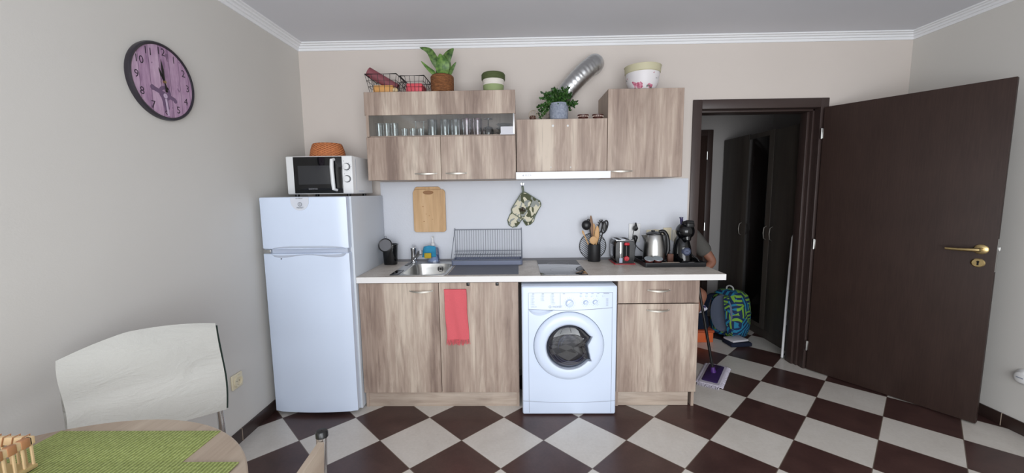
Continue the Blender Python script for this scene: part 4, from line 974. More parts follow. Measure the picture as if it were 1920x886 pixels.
b = B(); f, t = Vector((ux-0.002, uyy-0.008, zb)), Vector((ux+0.092, uyy+0.0, 1.20)); d = (t-f).normalized(); side = d.cross(Vector((0, 1, 0))).normalized()
b.tube([f, t-d*0.10], 0.005, 8); cc = t-d*0.05
b.tube([cc+side*0.019*math.cos(2*PI*k/20)+d*0.048*math.sin(2*PI*k/20) for k in range(20)], 0.006, 8, closed=True); b.sphere(cc, 0.018, (0.9, 0.2, 2.2), 12, 10, rot=None)
tag(obj('serving_spoon', b, m_ut, base=f), 'black nylon serving spoon leaning furthest right in the utensil pot', 'utensil')

# toaster
TZ = 0.0006
T = thing('toaster', 'black and chrome toaster with red knobs left of the kettle', 'toaster', (1.63, -0.14, 0.893))
tx0, tx1, ty0, ty1, tz0, tz1 = 1.558, 1.700, -0.238, -0.045, 0.905, 1.066
b = B()
def trg(y, ins): return [(x, y, z) for x, z in rrect(tx0+ins, tx1-ins, tz0, tz1-ins, 0.028, 5)]
b.loft([trg(ty0, 0.004), trg(ty0+0.01, 0), trg(ty1-0.01, 0), trg(ty1, 0.004)]); obj('body', b, mat('toaster_black', (16, 16, 18), 0.22), T)
b = B(); b.box(tx0+0.008, tx1-0.008, ty0+0.012, ty1-0.012, tz1-0.004, tz1+0.003, 0.002); obj('top_plate', b, m_chrome, T)
b = B(); b.box(tx0+0.026, tx0+0.050, ty0+0.03, ty1-0.03, tz1+0.002, tz1+0.0042); b.box(tx1-0.056, tx1-0.032, ty0+0.03, ty1-0.03, tz1+0.002, tz1+0.0042); obj('slot', b, m_void, T)
b = B(); b.box(tx0-0.004, tx1+0.004, ty0-0.006, ty1+0.004, 0.8936, 0.899, 0.002); obj('base_rim', b, m_red, T, label='red base rim')
b = B(); b.box(tx0+0.006, tx1-0.006, ty0+0.004, ty1-0.004, 0.899, 0.908); obj('base', b, m_black, T)
b = B(); b.box(1.590, 1.606, ty0-0.002, ty0+0.004, 0.915, 1.055, 0.002); b.box(tx0-0.001, tx0+0.01, -0.20, -0.08, 0.94, 1.03, 0.004); obj('chrome_trim', b, m_chrome, T)
b = B(); b.box(1.588, 1.610, ty0-0.003, ty0-0.001, 0.906, 0.940); obj('sticker', b, mat('sticker_blue_white', (176, 186, 206), 0.5), T)
b = B(); b.box(1.614, 1.660, ty0-0.002, ty0+0.002, 0.946, 1.040, 0.0015); obj('lever_slot', b, m_void, T)
b = B(); b.box(1.6350, 1.6380, ty0-0.004, ty0, 0.955, 1.03); obj('lever_track', b, mat('dull_track', (120, 112, 112), 0.5), T)
b = B(); b.box(1.618, 1.656, ty0-0.022, ty0-0.002, 1.033, 1.053, 0.008, 3); obj('lever', b, m_red, T, label='red lever')
b = B(); b.lathe([(0.001, 0), (0.019, 0), (0.018, 0.012), (0.015, 0.015), (0.001, 0.015)], (1.638, ty0, 0.937), 'y'); b.box(1.6365, 1.6395, ty0-0.018, ty0-0.014, 0.923, 0.951, 0.001); obj('knob', b, m_red, T, label='red browning knob')

# sockets on splashback
def round_insert(b, x, y, z, r=0.019, mi=1): b.lathe([(r+0.003, 0.001), (r, 0.003), (r-0.001, -0.004+0.006), (0.001, 0.002)], (x, y, z), 'y', seg=28, mi=mi)
T = thing('double_socket', 'white double wall socket with two black plugs behind the toaster', 'socket', (1.757, -0.01, 1.03))
b = B(); b.box(1.713, 1.801, -0.018, -0.0085, 1.027, 1.170, 0.004, 3); obj('plate', b, m_sock, T)
b = B(); round_insert(b, 1.757, -0.018, 1.134, 0.021, 0); round_insert(b, 1.757, -0.018, 1.063, 0.021, 0); obj('insert', b, m_whitep, T)
def plug(x, z, label, cordpts, up):
    T = thing('plug', label, 'plug', (x, -0.02, z))
    b = B(); b.lathe([(0.001, 0.0), (0.019, 0.0), (0.020, 0.012), (0.017, 0.026), (0.010, 0.032), (0.001, 0.033)], (x, -0.0215, z), 'y', seg=24)
    b.tube([(x, -0.044, z), (x, -0.048, z+up*0.014), (x, -0.045, z+up*0.032), (x, -0.043, z+up*0.045)], [0.013, 0.012, 0.007, 0.004], 12)
    obj('plug_body', b, m_black, T); b = B(); b.tube(cordpts, 0.0032, 8); obj('cord', b, m_black, T)
def smooth_pts(ctrl, n=24):
    c = [Vector(p) for p in ctrl]; out = []
    m_ = len(c)-1
    for i in range(n+1):
        t = i/n; s_ = min(int(t*m_), m_-1); f = t*m_-s_
        p0, p1, p2, p3 = c[max(s_-1, 0)], c[s_], c[s_+1], c[min(s_+2, m_)]
        out.append(0.5*((2*p1)+(p2-p0)*f+(2*p0-5*p1+4*p2-p3)*f*f+(-p0+3*p1-3*p2+p3)*f**3))
    return out
plug(1.757, 1.134, 'upper black plug in the double socket', smooth_pts([(1.757, -0.043, 1.165), (1.752, -0.055, 1.175), (1.735, -0.065, 1.11), (1.728, -0.07, 1.05), (1.76, -0.07, 1.00), (1.80, -0.05, 0.965), (1.84, -0.04, 0.945), (1.86, -0.05, 0.93)]), 1)
plug(1.757, 1.063, 'lower black plug in the double socket', smooth_pts([(1.757, -0.043, 1.02), (1.757, -0.05, 1.0), (1.748, -0.06, 0.96), (1.742, -0.08, 0.925), (1.735, -0.12, 0.900), (1.715, -0.13, 0.8965)]), -1)
def plate(x0, x1, z0, z1, label, m, kind):
    T = thing('switch_plate' if kind == 's' else 'wall_socket', label, 'switch' if kind == 's' else 'socket', ((x0+x1)/2, -0.01, z0))
    b = B(); b.box(x0, x1, -0.019, -0.0085, z0, z1, 0.004, 3); obj('plate', b, m, T)
    b = B()
    if kind == 's': b.box(x0+0.014, x1-0.014, -0.023, -0.017, z0+0.014, z1-0.014, 0.003)
    else: round_insert(b, (x0+x1)/2, -0.019, (z0+z1)/2+0.02, 0.021, 0)
    obj('rocker' if kind == 's' else 'insert', b, m, T)
plate(1.848, 1.972, 1.040, 1.120, 'cream wall socket mostly hidden behind the kettle', m_cream, 'o')
plate(1.976, 2.040, 1.040, 1.135, 'cream switch plate between the kettle and the coffee machine', m_cream, 's')
plate(2.046, 2.130, 1.030, 1.118, 'pale switch plate partly hidden behind the coffee machine', mat('ivory', (220, 216, 204), 0.4), 's')

# tray
T = thing('serving_tray', 'black rectangular tray under the kettle and coffee machine', 'tray', (1.943, -0.21, 0.893))
b = B(); o_ = rrect(1.733, 2.156, -0.362, -0.06, 0.012, 4)
b.loft([ring(shr(o_, 0.985), 0.8935), ring(o_, 0.897), ring(o_, 0.925), ring(shr(o_, 0.98), 0.925), ring(shr(o_, 0.975), 0.900), ring(shr(o_, 0.02), 0.900)]); obj('tray', b, mat('black_tray', (34, 35, 38), 0.35), T)
# kettle
kx, ky, kz = 1.855, -0.175, 0.9005
T = thing('kettle', 'stainless steel electric kettle with black handle on the black tray', 'kettle', (kx, ky, kz))
b = B(); b.lathe([(0.001, 0), (0.082, 0), (0.084, 0.012), (0.078, 0.018), (0.001, 0.018)], (kx, ky, kz)); obj('power_base', b, m_black, T)
b = B(); b.lathe([(0.075, 0.019), (0.080, 0.024), (0.078, 0.08), (0.070, 0.15), (0.060, 0.195), (0.056, 0.202)], (kx, ky, kz), cap=False, seg=44)
b.loft([[(kx-0.070, ky-0.020, kz+0.155), (kx-0.070, ky+0.020, kz+0.155), (kx-0.060, ky, kz+0.12)], [(kx-0.092, ky-0.010, kz+0.198), (kx-0.092, ky+0.010, kz+0.198), (kx-0.066, ky, kz+0.17)], [(kx-0.060, ky-0.02, kz+0.203), (kx-0.060, ky+0.02, kz+0.203), (kx-0.055, ky, kz+0.19)]])
obj('jug', b, m_steel, T)
b = B(); b.lathe([(0.056, 0.200), (0.054, 0.210), (0.030, 0.222), (0.001, 0.224)], (kx-0.004, ky, kz), seg=36); b.lathe([(0.012, 0.22), (0.014, 0.232), (0.001, 0.234)], (kx-0.01, ky, kz)); obj('lid', b, m_black, T)
b = B(); P_ = smooth_pts([(kx+0.035, ky, kz+0.220), (kx+0.068, ky, kz+0.222), (kx+0.092, ky, kz+0.185), (kx+0.102, ky, kz+0.12), (kx+0.098, ky, kz+0.06), (kx+0.076, ky, kz+0.035)], 20); b.tube(P_, [0.012+0.003*math.sin(PI*i/20) for i in range(21)], 12)
b.box(kx+0.055, kx+0.088, ky-0.016, ky+0.016, kz+0.03, kz+0.20, 0.008); obj('handle', b, m_black, T)
# coffee capsules
m_foil = mat('foil_lid', (176, 186, 192), 0.35, 0.6); m_caps = mat('capsule_brown', (98, 50, 46), 0.4)
def capsule(x, y, label, tilt):
    T = thing('coffee_capsule', label, 'capsule', (x, y, 0.9005), group=None); R = Matrix.Rotation(tilt, 3, 'X')
    b = B(); b.lathe([(0.001, 0), (0.015, 0), (0.024, 0.012), (0.029, 0.042), (0.034, 0.042), (0.034, 0.045)], (0, 0, 0), seg=28, cap=False)
    for v in b.bm.verts: v.co = R @ v.co+Vector((x, y, 0.904))
    obj('cup', b, m_caps, T)
    b = B(); b.lathe([(0.034, 0.0452), (0.033, 0.047), (0.001, 0.047)], (0, 0, 0), seg=28)
    for v in b.bm.verts: v.co = R @ v.co+Vector((x, y, 0.904))
    obj('foil_lid', b, m_foil, T)
capsule(1.776, -0.302, 'coffee capsule with silvery lid at the left front of the black tray', 0.35)
capsule(1.838, -0.296, 'coffee capsule with silvery lid just right of the other one in the tray', 0.35)
b = B(); b.box(1.935, 1.975, -0.24, -0.215, 0.9005, 0.966, 0.004); tag(obj('capsule_sachet', b, mat('brown_sachet', (92, 56, 42), 0.6), base=(1.93, -0.18, 0.9005)), 'small brown box between the kettle and the coffee machine', 'box')
b = B(); b.box(1.86, 1.985, -0.335, -0.315, 0.9005, 0.922, 0.004); tag(obj('sugar_sachets', b, mat('cream_sachets', (196, 180, 164), 0.6), base=(1.92, -0.32, 0.9005)), 'thin pale sachets lying along the front of the black tray', 'sachet')

# capsule coffee machine
hx, hy = 2.058, -0.205
T = thing('coffee_machine', 'glossy black round-headed capsule coffee machine at the right end of the tray', 'coffee machine', (hx, hy, 0.9005))
def sec(cx_, cy_, w_, d_, z, n=28): return [(cx_+w_*math.cos(2*PI*k/n), cy_+d_*math.sin(2*PI*k/n), z) for k in range(n)]
b = B(); b.loft([sec(hx, hy+0.02, .060, .075, 0.9015), sec(hx, hy+0.02, .064, .080, 0.912), sec(hx, hy+0.025, .066, .075, 0.95), sec(hx-.002, hy+0.025, .060, .068, 1.01), sec(hx-.004, hy+0.03, .050, .058, 1.06), sec(hx, hy+0.03, .036, .045, 1.09)])
obj('body', b, m_blackg, T)
b = B(); b.sphere((hx+0.004, hy-0.005, 1.128), 0.064, (1.0, 1.05, 0.98), 32, 20)
b.loft([sec(hx+0.006, hy-0.02, .034, .04, 1.10), sec(hx+0.006, hy-0.025, .032, .038, 1.07), sec(hx+0.006, hy-0.025, .026, .032, 1.06)]); obj('head', b, m_blackg, T)
b = B(); b.tube([(hx+0.052, hy-0.035, 1.165), (hx+0.03, hy-0.06, 1.195), (hx-0.01, hy-0.065, 1.198), (hx-0.035, hy-0.045, 1.19)], [0.006, 0.013, 0.013, 0.008], 10); b.box(hx-0.010, hx+0.045, hy-0.066, hy-0.04, 1.155, 1.195, 0.01, 3); obj('capsule_hatch', b, m_black, T)
b = B(); b.tube([(hx-0.022, hy-0.01, 1.175), (hx-0.030, hy-0.015, 1.222)], [0.011, 0.010], 14); b.lathe([(0.001, 0), (0.0135, 0), (0.0135, 0.008), (0.001, 0.010)], (hx-0.031, hy-0.016, 1.220)); obj('lever', b, mat('dark_violet_plastic', (44, 38, 84), 0.3), T, label='dark violet lever')
b = B(); b.lathe([(0.029, 0), (0.029, 0.004), (0.027, 0.005), (0.001, 0.005)], (hx+0.002, -0.243-0.012, 0.985), 'y', seg=36); b.box(hx-0.03, hx+0.03, -0.252, -0.235, 0.97, 1.0, 0.003)
em = obj('emblem', b, mat('slate_blue_badge', (60, 66, 86), 0.6, spec=0.2), T)
b = B(); b.lathe([(0.014, 0), (0.016, 0.0012), (0.018, 0)], (hx+0.002, -0.2605, 0.985), 'y', seg=28, cap=False); b.lathe([(0.006, 0), (0.008, 0.0012), (0.010, 0)], (hx+0.002, -0.2605, 0.985), 'y', seg=24, cap=False); obj('emblem_ring', b, mat('badge_ring', (120, 128, 152), 0.3), em)
b = B(); b.loft([sec(hx+0.004, hy-0.082, .046, .040, 0.9012), sec(hx+0.004, hy-0.082, .048, .042, 0.915), sec(hx+0.004, hy-0.082, .042, .036, 0.919)]); b.tube([(hx+0.045, hy-0.03, 0.96), (hx+0.075, hy-0.06, 0.935), (hx+0.085, hy-0.07, 0.915)], 0.006, 8); dt = obj('drip_tray', b, m_black, T)
b = B(); b.box(hx-0.012, hx+0.026, -0.332, -0.318, 0.9185, 0.921, 0.0008); obj('grate', b, m_steel, dt)
b = B(); b.tube(smooth_pts([(2.0, -0.10, 0.97), (1.99, -0.06, 0.985), (1.975, -0.04, 0.986), (1.955, -0.04, 0.985)]), 0.004, 8); obj('cord', b, m_black, T)

# ---------------------------------------------------------------- wall clock
cy0, cz0, cr_ = -1.222, 1.942, 0.172
T = thing('wall_clock', 'round wall clock with dark rim and lilac plank-print face on the left wall', 'clock', (XL, cy0, cz0))
b = B(); b.lathe([(cr_-0.02, 0.001), (cr_-0.002, 0.001), (cr_, 0.010), (cr_-0.003, 0.020), (cr_-0.008, 0.0235), (cr_-0.014, 0.021), (cr_-0.015, 0.016)], (XL, cy0, cz0), 'x', seg=72, cap=False); obj('rim', b, mat('clock_rim', (44, 40, 48), 0.3), T)
def clockface():
    m = mat('clock_print', (190, 164, 186), 0.5); n = N(m); v = n.coord(); X, Y, Z = n.sep(v)
    yy = n.math('DIVIDE', Y, 0.052); fy_ = n.math('FRACT', n.math('ADD', yy, 20.3)); ln = n.math('LESS_THAN', fy_, 0.045)
    g = n.noise(n.coord((1, 1, 0.18)), 60, 3, 0.6); big = n.noise(n.coord((1, 1.6, 0.8), loc=(0, 2.2, 1)), 14, 2)
    pl = n.new('ShaderNodeTexWhiteNoise'); pl.noise_dimensions = '1D'; n.link(n.math('FLOOR', n.math('ADD', yy, 20.3)), pl.inputs['W'])
    f = n.math('ADD', n.math('MULTIPLY', g, 0.5), n.math('ADD', n.math('MULTIPLY', pl.outputs[0], 0.2), n.math('MULTIPLY', big, 0.35)))
    c = n.ramp(f, [(0.30, (132, 100, 132)), (0.45, (176, 142, 172)), (0.75, (212, 184, 206))]); c = n.mix(c, (110, 84, 112), ln)
    st = n.math('GREATER_THAN', n.noise(n.coord((1, 1, 0.7), loc=(1, 5, 2)), 24, 2), 0.68); c = n.mix(c, (96, 72, 98), n.math('MULTIPLY', st, 0.6))
    n.base(c); return m
b = B(); b.lathe([(cr_-0.014, 0.0165), (0.001, 0.0165)], (XL, cy0, cz0), 'x', seg=72); fc = obj('face', b, clockface(), T)
m_ink = mat('numeral_ink', (48, 36, 52), 0.6); hxp = XL+0.0170
def cp_(y, z, off=0): return (hxp+off, cy0+y, cz0+z)
for h in range(1, 13):
    a = PI/2-2*PI*h/12; rr_ = cr_*0.765; b = B(); text_into(b, str(h), 0.046, cp_(rr_*math.cos(a), rr_*math.sin(a)), (0, 1, 0), (0, 0, 1)); obj('numeral', b, m_ink, fc)
b = B()   # printed latch picture low on the face
m_lat = mat('latch_print', (112, 88, 118), 0.6)
for pts in ([(-0.055, -0.030), (0.055, -0.062), (0.055, -0.080), (-0.055, -0.050)], [(-0.022, -0.072), (0.012, -0.080), (0.016, -0.118), (-0.008, -0.130)]):
    b.prism([cp_(y, z, 0.0002) for y, z in pts], (0.0004, 0, 0))
b.lathe([(0.016, 0), (0.024, 0.0006), (0.032, 0)], cp_(0.0, -0.050), 'x', seg=32, cap=False)
b.lathe([(0.001, 0.0007), (0.012, 0.0006)], cp_(-0.062, -0.038), 'x', seg=18); b.lathe([(0.001, 0.0007), (0.010, 0.0006)], cp_(0.052, -0.075), 'x', seg=18)
obj('latch_print', b, m_lat, fc)
b = B(); b.lathe([(0.001, 0.0012), (0.011, 0.0010)], cp_(0.0, -0.062), 'x', seg=20); b.prism([cp_(-0.004, -0.075, 0.0008), cp_(0.006, -0.075, 0.0008), cp_(0.012, -0.150, 0.0008), cp_(0.002, -0.150, 0.0008)], (0.0004, 0, 0)); obj('bolt_print', b, mat('bolt_print', (200, 180, 204), 0.5), fc)
def hand(nm, ang, l_, tail, w_, off):
    a = math.radians(90-ang); d = Vector((0, math.cos(a), math.sin(a))); s_ = Vector((0, -math.sin(a), math.cos(a))); c0_ = Vector(cp_(0.0, 0.0, off))
    b = B(); b.prism([c0_-d*tail+s_*w_*0.5, c0_-d*tail-s_*w_*0.5, c0_-s_*w_*0.35, c0_+d*l_*0.55-s_*w_, c0_+d*l_, c0_+d*l_*0.55+s_*w_, c0_+s_*w_*0.35], (0.001, 0, 0)); b.lathe([(0.006, 0), (0.006, 0.002), (0.001, 0.002)], c0_-d*tail, 'x', seg=12); obj(nm, b, m_black, T)
hand('minute_hand', -6, 0.098, 0.040, 0.006, 0.004); hand('hour_hand', -22, 0.062, 0.030, 0.006, 0.002)
b = B(); b.lathe([(0.006, 0.0), (0.006, 0.008), (0.001, 0.009)], cp_(0, 0), 'x', seg=16); obj('hub', b, m_brass, T)

# wall socket left, rosette right
T = thing('wall_socket', 'cream single wall socket low on the left wall beside the chair', 'socket', (XL, -0.93, 0.325))
b = B(); b.box(XL, XL+0.012, -0.972, -0.888, 0.325, 0.409, 0.005, 3); obj('plate', b, m_cream, T)
b = B(); b.lathe([(0.034, 0.012), (0.033, 0.020), (0.024, 0.021), (0.022, 0.013), (0.001, 0.0128)], (XL, -0.93, 0.367), 'x'); sk = obj('insert', b, m_cream, T)
b = B()
for dy in (-0.0095, 0.0095): b.lathe([(0.001, 0.0136), (0.003, 0.0135)], (XL, -0.93+dy, 0.367), 'x', seg=10)
obj('socket_hole', b, m_void, sk)
T = thing('wall_socket', 'white round-fronted wall socket low on the right wall past the door', 'socket', (XR, -0.87, 0.295))
b = B(); b.lathe([(0.001, 0), (0.045, 0), (0.046, -0.006), (0.034, -0.016), (0.030, -0.030), (0.020, -0.034), (0.001, -0.034)], (XR-0.0005, -0.868, 0.335), 'x'); obj('cover', b, m_sock, T)
b = B(); b.box(XR-0.0352, XR-0.034, -0.885, -0.852, 0.332, 0.338); obj('slot', b, m_greyline, T)

# ---------------------------------------------------------------- table, chairs, blanket
tcx, tcy, tr_, tz = -0.236, -2.482, 0.522, 0.75
T = thing('round_table', 'round wood-look table with green placemats at the lower left', 'table', (tcx, tcy, 0))
b = B(); b.lathe([(0.001, 0.725), (tr_-0.004, 0.725), (tr_, 0.729), (tr_, 0.747), (tr_-0.003, 0.7495), (tr_-0.004, 0.75)], (tcx, tcy, 0), seg=96, cap=False, mi=1); b.lathe([(tr_-0.004, 0.75), (0.001, 0.75)], (tcx, tcy, 0), seg=96, mi=0)
obj('tabletop', b, [m_table, m_edge], T)
b = B(); b.cyl((tcx, tcy, 0.0), (tcx, tcy, 0.72), 0.032, seg=24); obj('pedestal', b, m_chrome, T)
for i in range(4):
    a = i*PI/2; b = B(); b.tube([(tcx, tcy, 0.10), (tcx+0.15*math.cos(a), tcy+0.15*math.sin(a), 0.06), (tcx+0.32*math.cos(a), tcy+0.32*math.sin(a), 0.015)], 0.015, 12); obj('leg', b, m_chrome, T)
def matweave():
    m = mat('green_ribbed_mat', (150, 172, 72), 0.7); n = N(m); v = n.coord(); X, Y, Z = n.sep(v)
    w_ = n.math('SINE', n.math('MULTIPLY', X, 2*PI/0.0105)); w2 = n.math('SINE', n.math('MULTIPLY', Y, 2*PI/0.005)); nz = n.noise(v, 200, 3)
    f = n.math('ADD', n.math('MULTIPLY', w_, 0.22), n.math('ADD', n.math('MULTIPLY', w2, 0.08), nz)); n.base(n.ramp(f, [(0.2, (128, 140, 74)), (0.5, (166, 180, 100)), (0.8, (192, 206, 130))])); n.bump(w_, 0.6, 0.003); return m
m_mat = matweave()
b = B(); b.box(-0.463, 0.006, -2.345, -2.026, 0.7502, 0.7525, 0.0006); tag(obj('placemat', b, m_mat, base=(-0.23, -2.18, 0.75)), 'green ribbed placemat lying nearer the wall, its far edge fully visible', 'placemat')
b = B(); b.box(-0.335, 0.156, -2.49, -2.163, 0.7526, 0.7552, 0.0006); tag(obj('placemat', b, m_mat, base=(-0.1, -2.32, 0.752)), 'green ribbed placemat overlapping the other one, at the right edge of the table', 'placemat')
# slatted wooden basket
T = thing('slatted_basket', 'small slatted wooden basket on the table at the left edge of the photo', 'basket', (-0.45, -2.28, 0.7555))
bx0, bx1, by0, by1, bz = -0.565, -0.345, -2.42, -2.185, 0.756
m_slat = mat('pale_slat', (222, 192, 150), 0.6); m_rimw = mat('brown_cane', (176, 124, 86), 0.6)
b = B(); b.box(bx0-0.004, bx1+0.006, by0-0.004, by1+0.004, bz, bz+0.010, 0.002); obj('bottom', b, mat('basket_bottom', (196, 172, 120), 0.6), T)
b = B()
for i in range(13):
    x = bx0+(bx1-bx0)*i/12
    for y in (by0, by1): b.box(x-0.0024, x+0.0024, y-0.0024, y+0.0024, bz+0.009, bz+0.066, 0.0008)
for i in range(1, 13):
    y = by0+(by1-by0)*i/13
    for x in (bx0, bx1): b.box(x-0.0024, x+0.0024, y-0.0024, y+0.0024, bz+0.009, bz+0.066, 0.0008)
obj('slats', b, m_slat, T)
b = B()
for y in (by0, by1): b.box(bx0-0.006, bx1+0.006, y-0.006, y+0.006, bz+0.062, bz+0.082, 0.002)
for x in (bx0, bx1): b.box(x-0.006, x+0.006, by0, by1, bz+0.062, bz+0.082, 0.002)
obj('rim', b, m_slat, T)
b = B()
for i in range(9):
    x = bx0+(bx1-bx0)*(i+0.5)/9
    for y in (by0, by1): b.tube([(x-0.004, y-0.0075, bz+0.060), (x-0.004, y+0.0075, bz+0.060), (x+0.004, y+0.0075, bz+0.084), (x+0.004, y-0.0075, bz+0.084)], 0.0014, 5, closed=True)
for i in range(9):
    y = by0+(by1-by0)*(i+0.5)/9
    for x in (bx0, bx1): b.box(x-0.0075, x+0.0075, y-0.010, y+0.008, bz+0.0605, bz+0.0835, 0.002)
obj('lacing', b, m_rimw, T)
b = B(); b.tube([(bx0+0.07, by1-0.02, bz+0.075), (bx0+0.075, by1-0.02, bz+0.094), (bx0+0.09, by1-0.02, bz+0.098)], [0.012, 0.012, 0.006], 10); obj('handle', b, m_rimw, T)

def make_chair(label, loc, rz):
    """front faces +X in local space; back panel at x = 0"""
    T = thing('dining_chair', label, 'chair', loc, rz if rz else 1e-6)
    w_ = 0.195
    for s_ in (-1, 1):
        b = B(); b.tube([(-0.06, s_*w_, 0.0), (-0.015, s_*w_, 0.30), (0.0, s_*w_, 0.46), (-0.010, s_*w_, 0.62), (-0.025, s_*w_, 0.885)], 0.0115, 14); lg = obj('leg', b, m_chrome, T)
        b = B(); b.lathe([(0.001, 0.0), (0.0135, 0.0), (0.0135, 0.010), (0.011, 0.014), (0.001, 0.015)], (-0.0255, s_*w_, 0.878), seg=18); obj('end_cap', b, m_black, lg)
        b = B(); b.tube([(0.40, s_*w_, 0.0), (0.385, s_*w_, 0.25), (0.375, s_*w_, 0.425), (0.35, s_*w_, 0.445), (0.0, s_*w_, 0.445)], 0.0115, 14); obj('leg', b, m_chrome, T)
    b = B(); b.box(-0.005, 0.39, -0.20, 0.20, 0.452, 0.470, 0.008, 3); obj('seat', b, m_table, T)
    b = B(); b.loft([[(-0.012-0.006+dx, -w_+0.012, z) for dx, z in ((0, .62), (0.014, .62), (-0.004, .872), (-0.018, .872))], [(-0.012-0.012-0.006+dx, 0, z) for dx, z in ((0, .62), (0.014, .62), (-0.004, .872), (-0.018, .872))], [(-0.018+dx, w_-0.012, z) for dx, z in ((0, .62), (0.014, .62), (-0.004, .872), (-0.018, .872))]]); obj('backrest', b, m_table, T)
    for z in (0.20,):
        b = B(); b.tube([(-0.028, -w_, 0.24), (-0.028, w_, 0.24)], 0.008, 10); obj('stretcher', b, m_chrome, T)
    return T
# chair with blanket: back line from (-.66,-1.86) to (-.34,-1.58); front faces the table (+X,-Y)
p1, p2 = Vector((-0.640, -1.850, 0)), Vector((-0.345, -1.575, 0)); mid_ = (p1+p2)/2
al = math.atan2((p2-p1).y, (p2-p1).x)-PI/2
ch = make_chair('chrome-framed wooden chair under the white blanket by the left wall', (mid_.x, mid_.y, 0), al)
make_chair('chrome-framed wooden chair in the foreground, its back corner at the bottom edge', (0.392, -2.443, 0), PI)
# blanket in the chair's own frame, kept as a top-level thing
ex = Vector((math.cos(al), math.sin(al), 0)); ey = Vector((-math.sin(al), math.cos(al), 0))
def cw(x, y, z): return Vector((mid_.x, mid_.y, 0))+ex*x+ey*y+Vector((0, 0, z))
m_felt = cloth_mat('white_felt', (196, 195, 190), 260, 0.95)
nf = N(m_felt); nf.bump(nf.noise(nf.coord((1, 1, 2.2)), 7, 4, 0.55, dist=0.8), 0.5, 0.02); m_feltb = cloth_mat('dark_green_backing', (58, 72, 66), 200)
T = thing('blanket', 'folded off-white blanket with dark backing draped over the chair back', 'blanket', tuple(mid_)[:2]+(0.6,))
def bl(u, v, side, lay):
    # u along chair back -1..1, v 0 (bottom) .. 1 (top ridge); side +1 front (table side), -1 rear
    y = u*0.213+(0.006*math.sin(v*5))*(1 if u > 0 else 1)
    top = 0.905+0.028*(1-u*u)-0.012*u*0-0.035*max(0, -u-0.2)
    bot = 0.585 if side > 0 else 0.62
    bot += -0.012*u+0.04*max(0, -u-0.3)
    z = bot+(top-bot)*v
    bulge = 0.030+0.012*math.sin(PI*v)+0.008*math.sin(3*u+2*v)+0.012*(1-v)
    x = -0.014+side*(bulge*min(1, (1-v)*5)**0.5)+lay*side
    return cw(x, y, z)
def sheet(lay, zoff, wide=1.0):
    rows_ = []
    vs = [i/12 for i in range(13)]
    for i in range(25):
        u = -1+2*i/24; u = -1+(u+1)*wide; r_ = [bl(u, v, 1, lay)+Vector((0, 0, zoff*v)) for v in vs]+[bl(u, v, -1, lay)+Vector((0, 0, zoff*v)) for v in reversed(vs[:-1])]
        rows_.append(r_)
    return rows_
def thick(rows_o, rows_i):
    b = B(); rr2 = []
    for a, c_ in zip(rows_o, rows_i): rr2.append(a+list(reversed(c_)))
    b.loft(rr2); return b
obj('blanket_sheet', thick(sheet(0.010, 0.014), sheet(0.001, 0.004)), m_felt, T, ang=60)
b = thick(sheet(0.0005, 0.003, 1.016), sheet(-0.008, -0.006, 1.016))
obj('blanket_backing', b, m_feltb, T, ang=60, label='dark green backing showing at the right edge')

# ---------------------------------------------------------------- hall contents
# wardrobe along the right side of the hall
T = thing('wardrobe', 'tall grey-brown wardrobe with a narrow black glass pane standing in the hall', 'wardrobe', (3.45, 0.87, 0))
wfX = 3.19
b = B(); b.box(wfX+0.02, 3.735, 0.245, 1.535, 0.0, 1.955); obj('body', b, m_hall_oak, T)
b = B(); b.box(wfX, wfX+0.018, 1.045, 1.535, 0.085, 1.965, 0.002); da = obj('door', b, m_hall_oak, T)
b = B(); b.box(wfX, wfX+0.018, 0.645, 1.040, 0.085, 1.957, 0.002); db = obj('door', b, m_hall_oak, T)
b = B(); b.box(wfX-0.003, wfX+0.001, 0.715, 1.030, 0.125, 1.91, 0.001); obj('mirror', b, mat('dark_glass', (14, 13, 13), 0.12), db, label='narrow black glass pane')
b = B(); b.box(wfX, wfX+0.018, 0.240, 0.640, 0.085, 1.950, 0.002); dc = obj('door', b, m_hall_oak, T)
m_dimn = mat('dimmed_nickel', (130, 126, 120), 0.5, 1.0)  # nickel colour darkened to stand in for the dim hall
for y, par in ((1.112, da), (0.688, db), (0.598, dc)):
    b = B(); b.tube([(wfX, y, 0.945), (wfX-0.022, y, 0.96), (wfX-0.028, y, 1.01), (wfX-0.022, y, 1.06), (wfX, y, 1.075)], 0.005, 8); obj('handle', b, m_dimn, par)
b = B(); b.box(wfX+0.012, wfX+0.03, 0.245, 1.535, 0, 0.08); obj('plinth', b, m_hall_oak, T)
# folded white tubular frame
b = B(); L = [(3.075, 0.185, 0.008), (3.098, 0.205, 0.5), (3.118, 0.215, 0.97), (3.124, 0.218, 1.02), (3.137, 0.218, 1.045), (3.150, 0.218, 1.035), (3.155, 0.218, 0.98), (3.130, 0.212, 0.40), (3.122, 0.21, 0.28)]
b.tube(smooth_pts(L, 60), 0.010, 10)
T = thing('clothes_airer', 'folded white tubular clothes airer leaning inside the hall beside the door jamb', 'clothes airer', (3.1, 0.2, 0)); m_wt = mat('white_tube', (222, 222, 224), 0.35)
obj('bent_tube', b, m_wt, T); b = B(); b.tube([(3.102, 0.206, 0.55), (3.140, 0.214, 0.56)], 0.005, 8); obj('crossbar', b, m_wt, T)

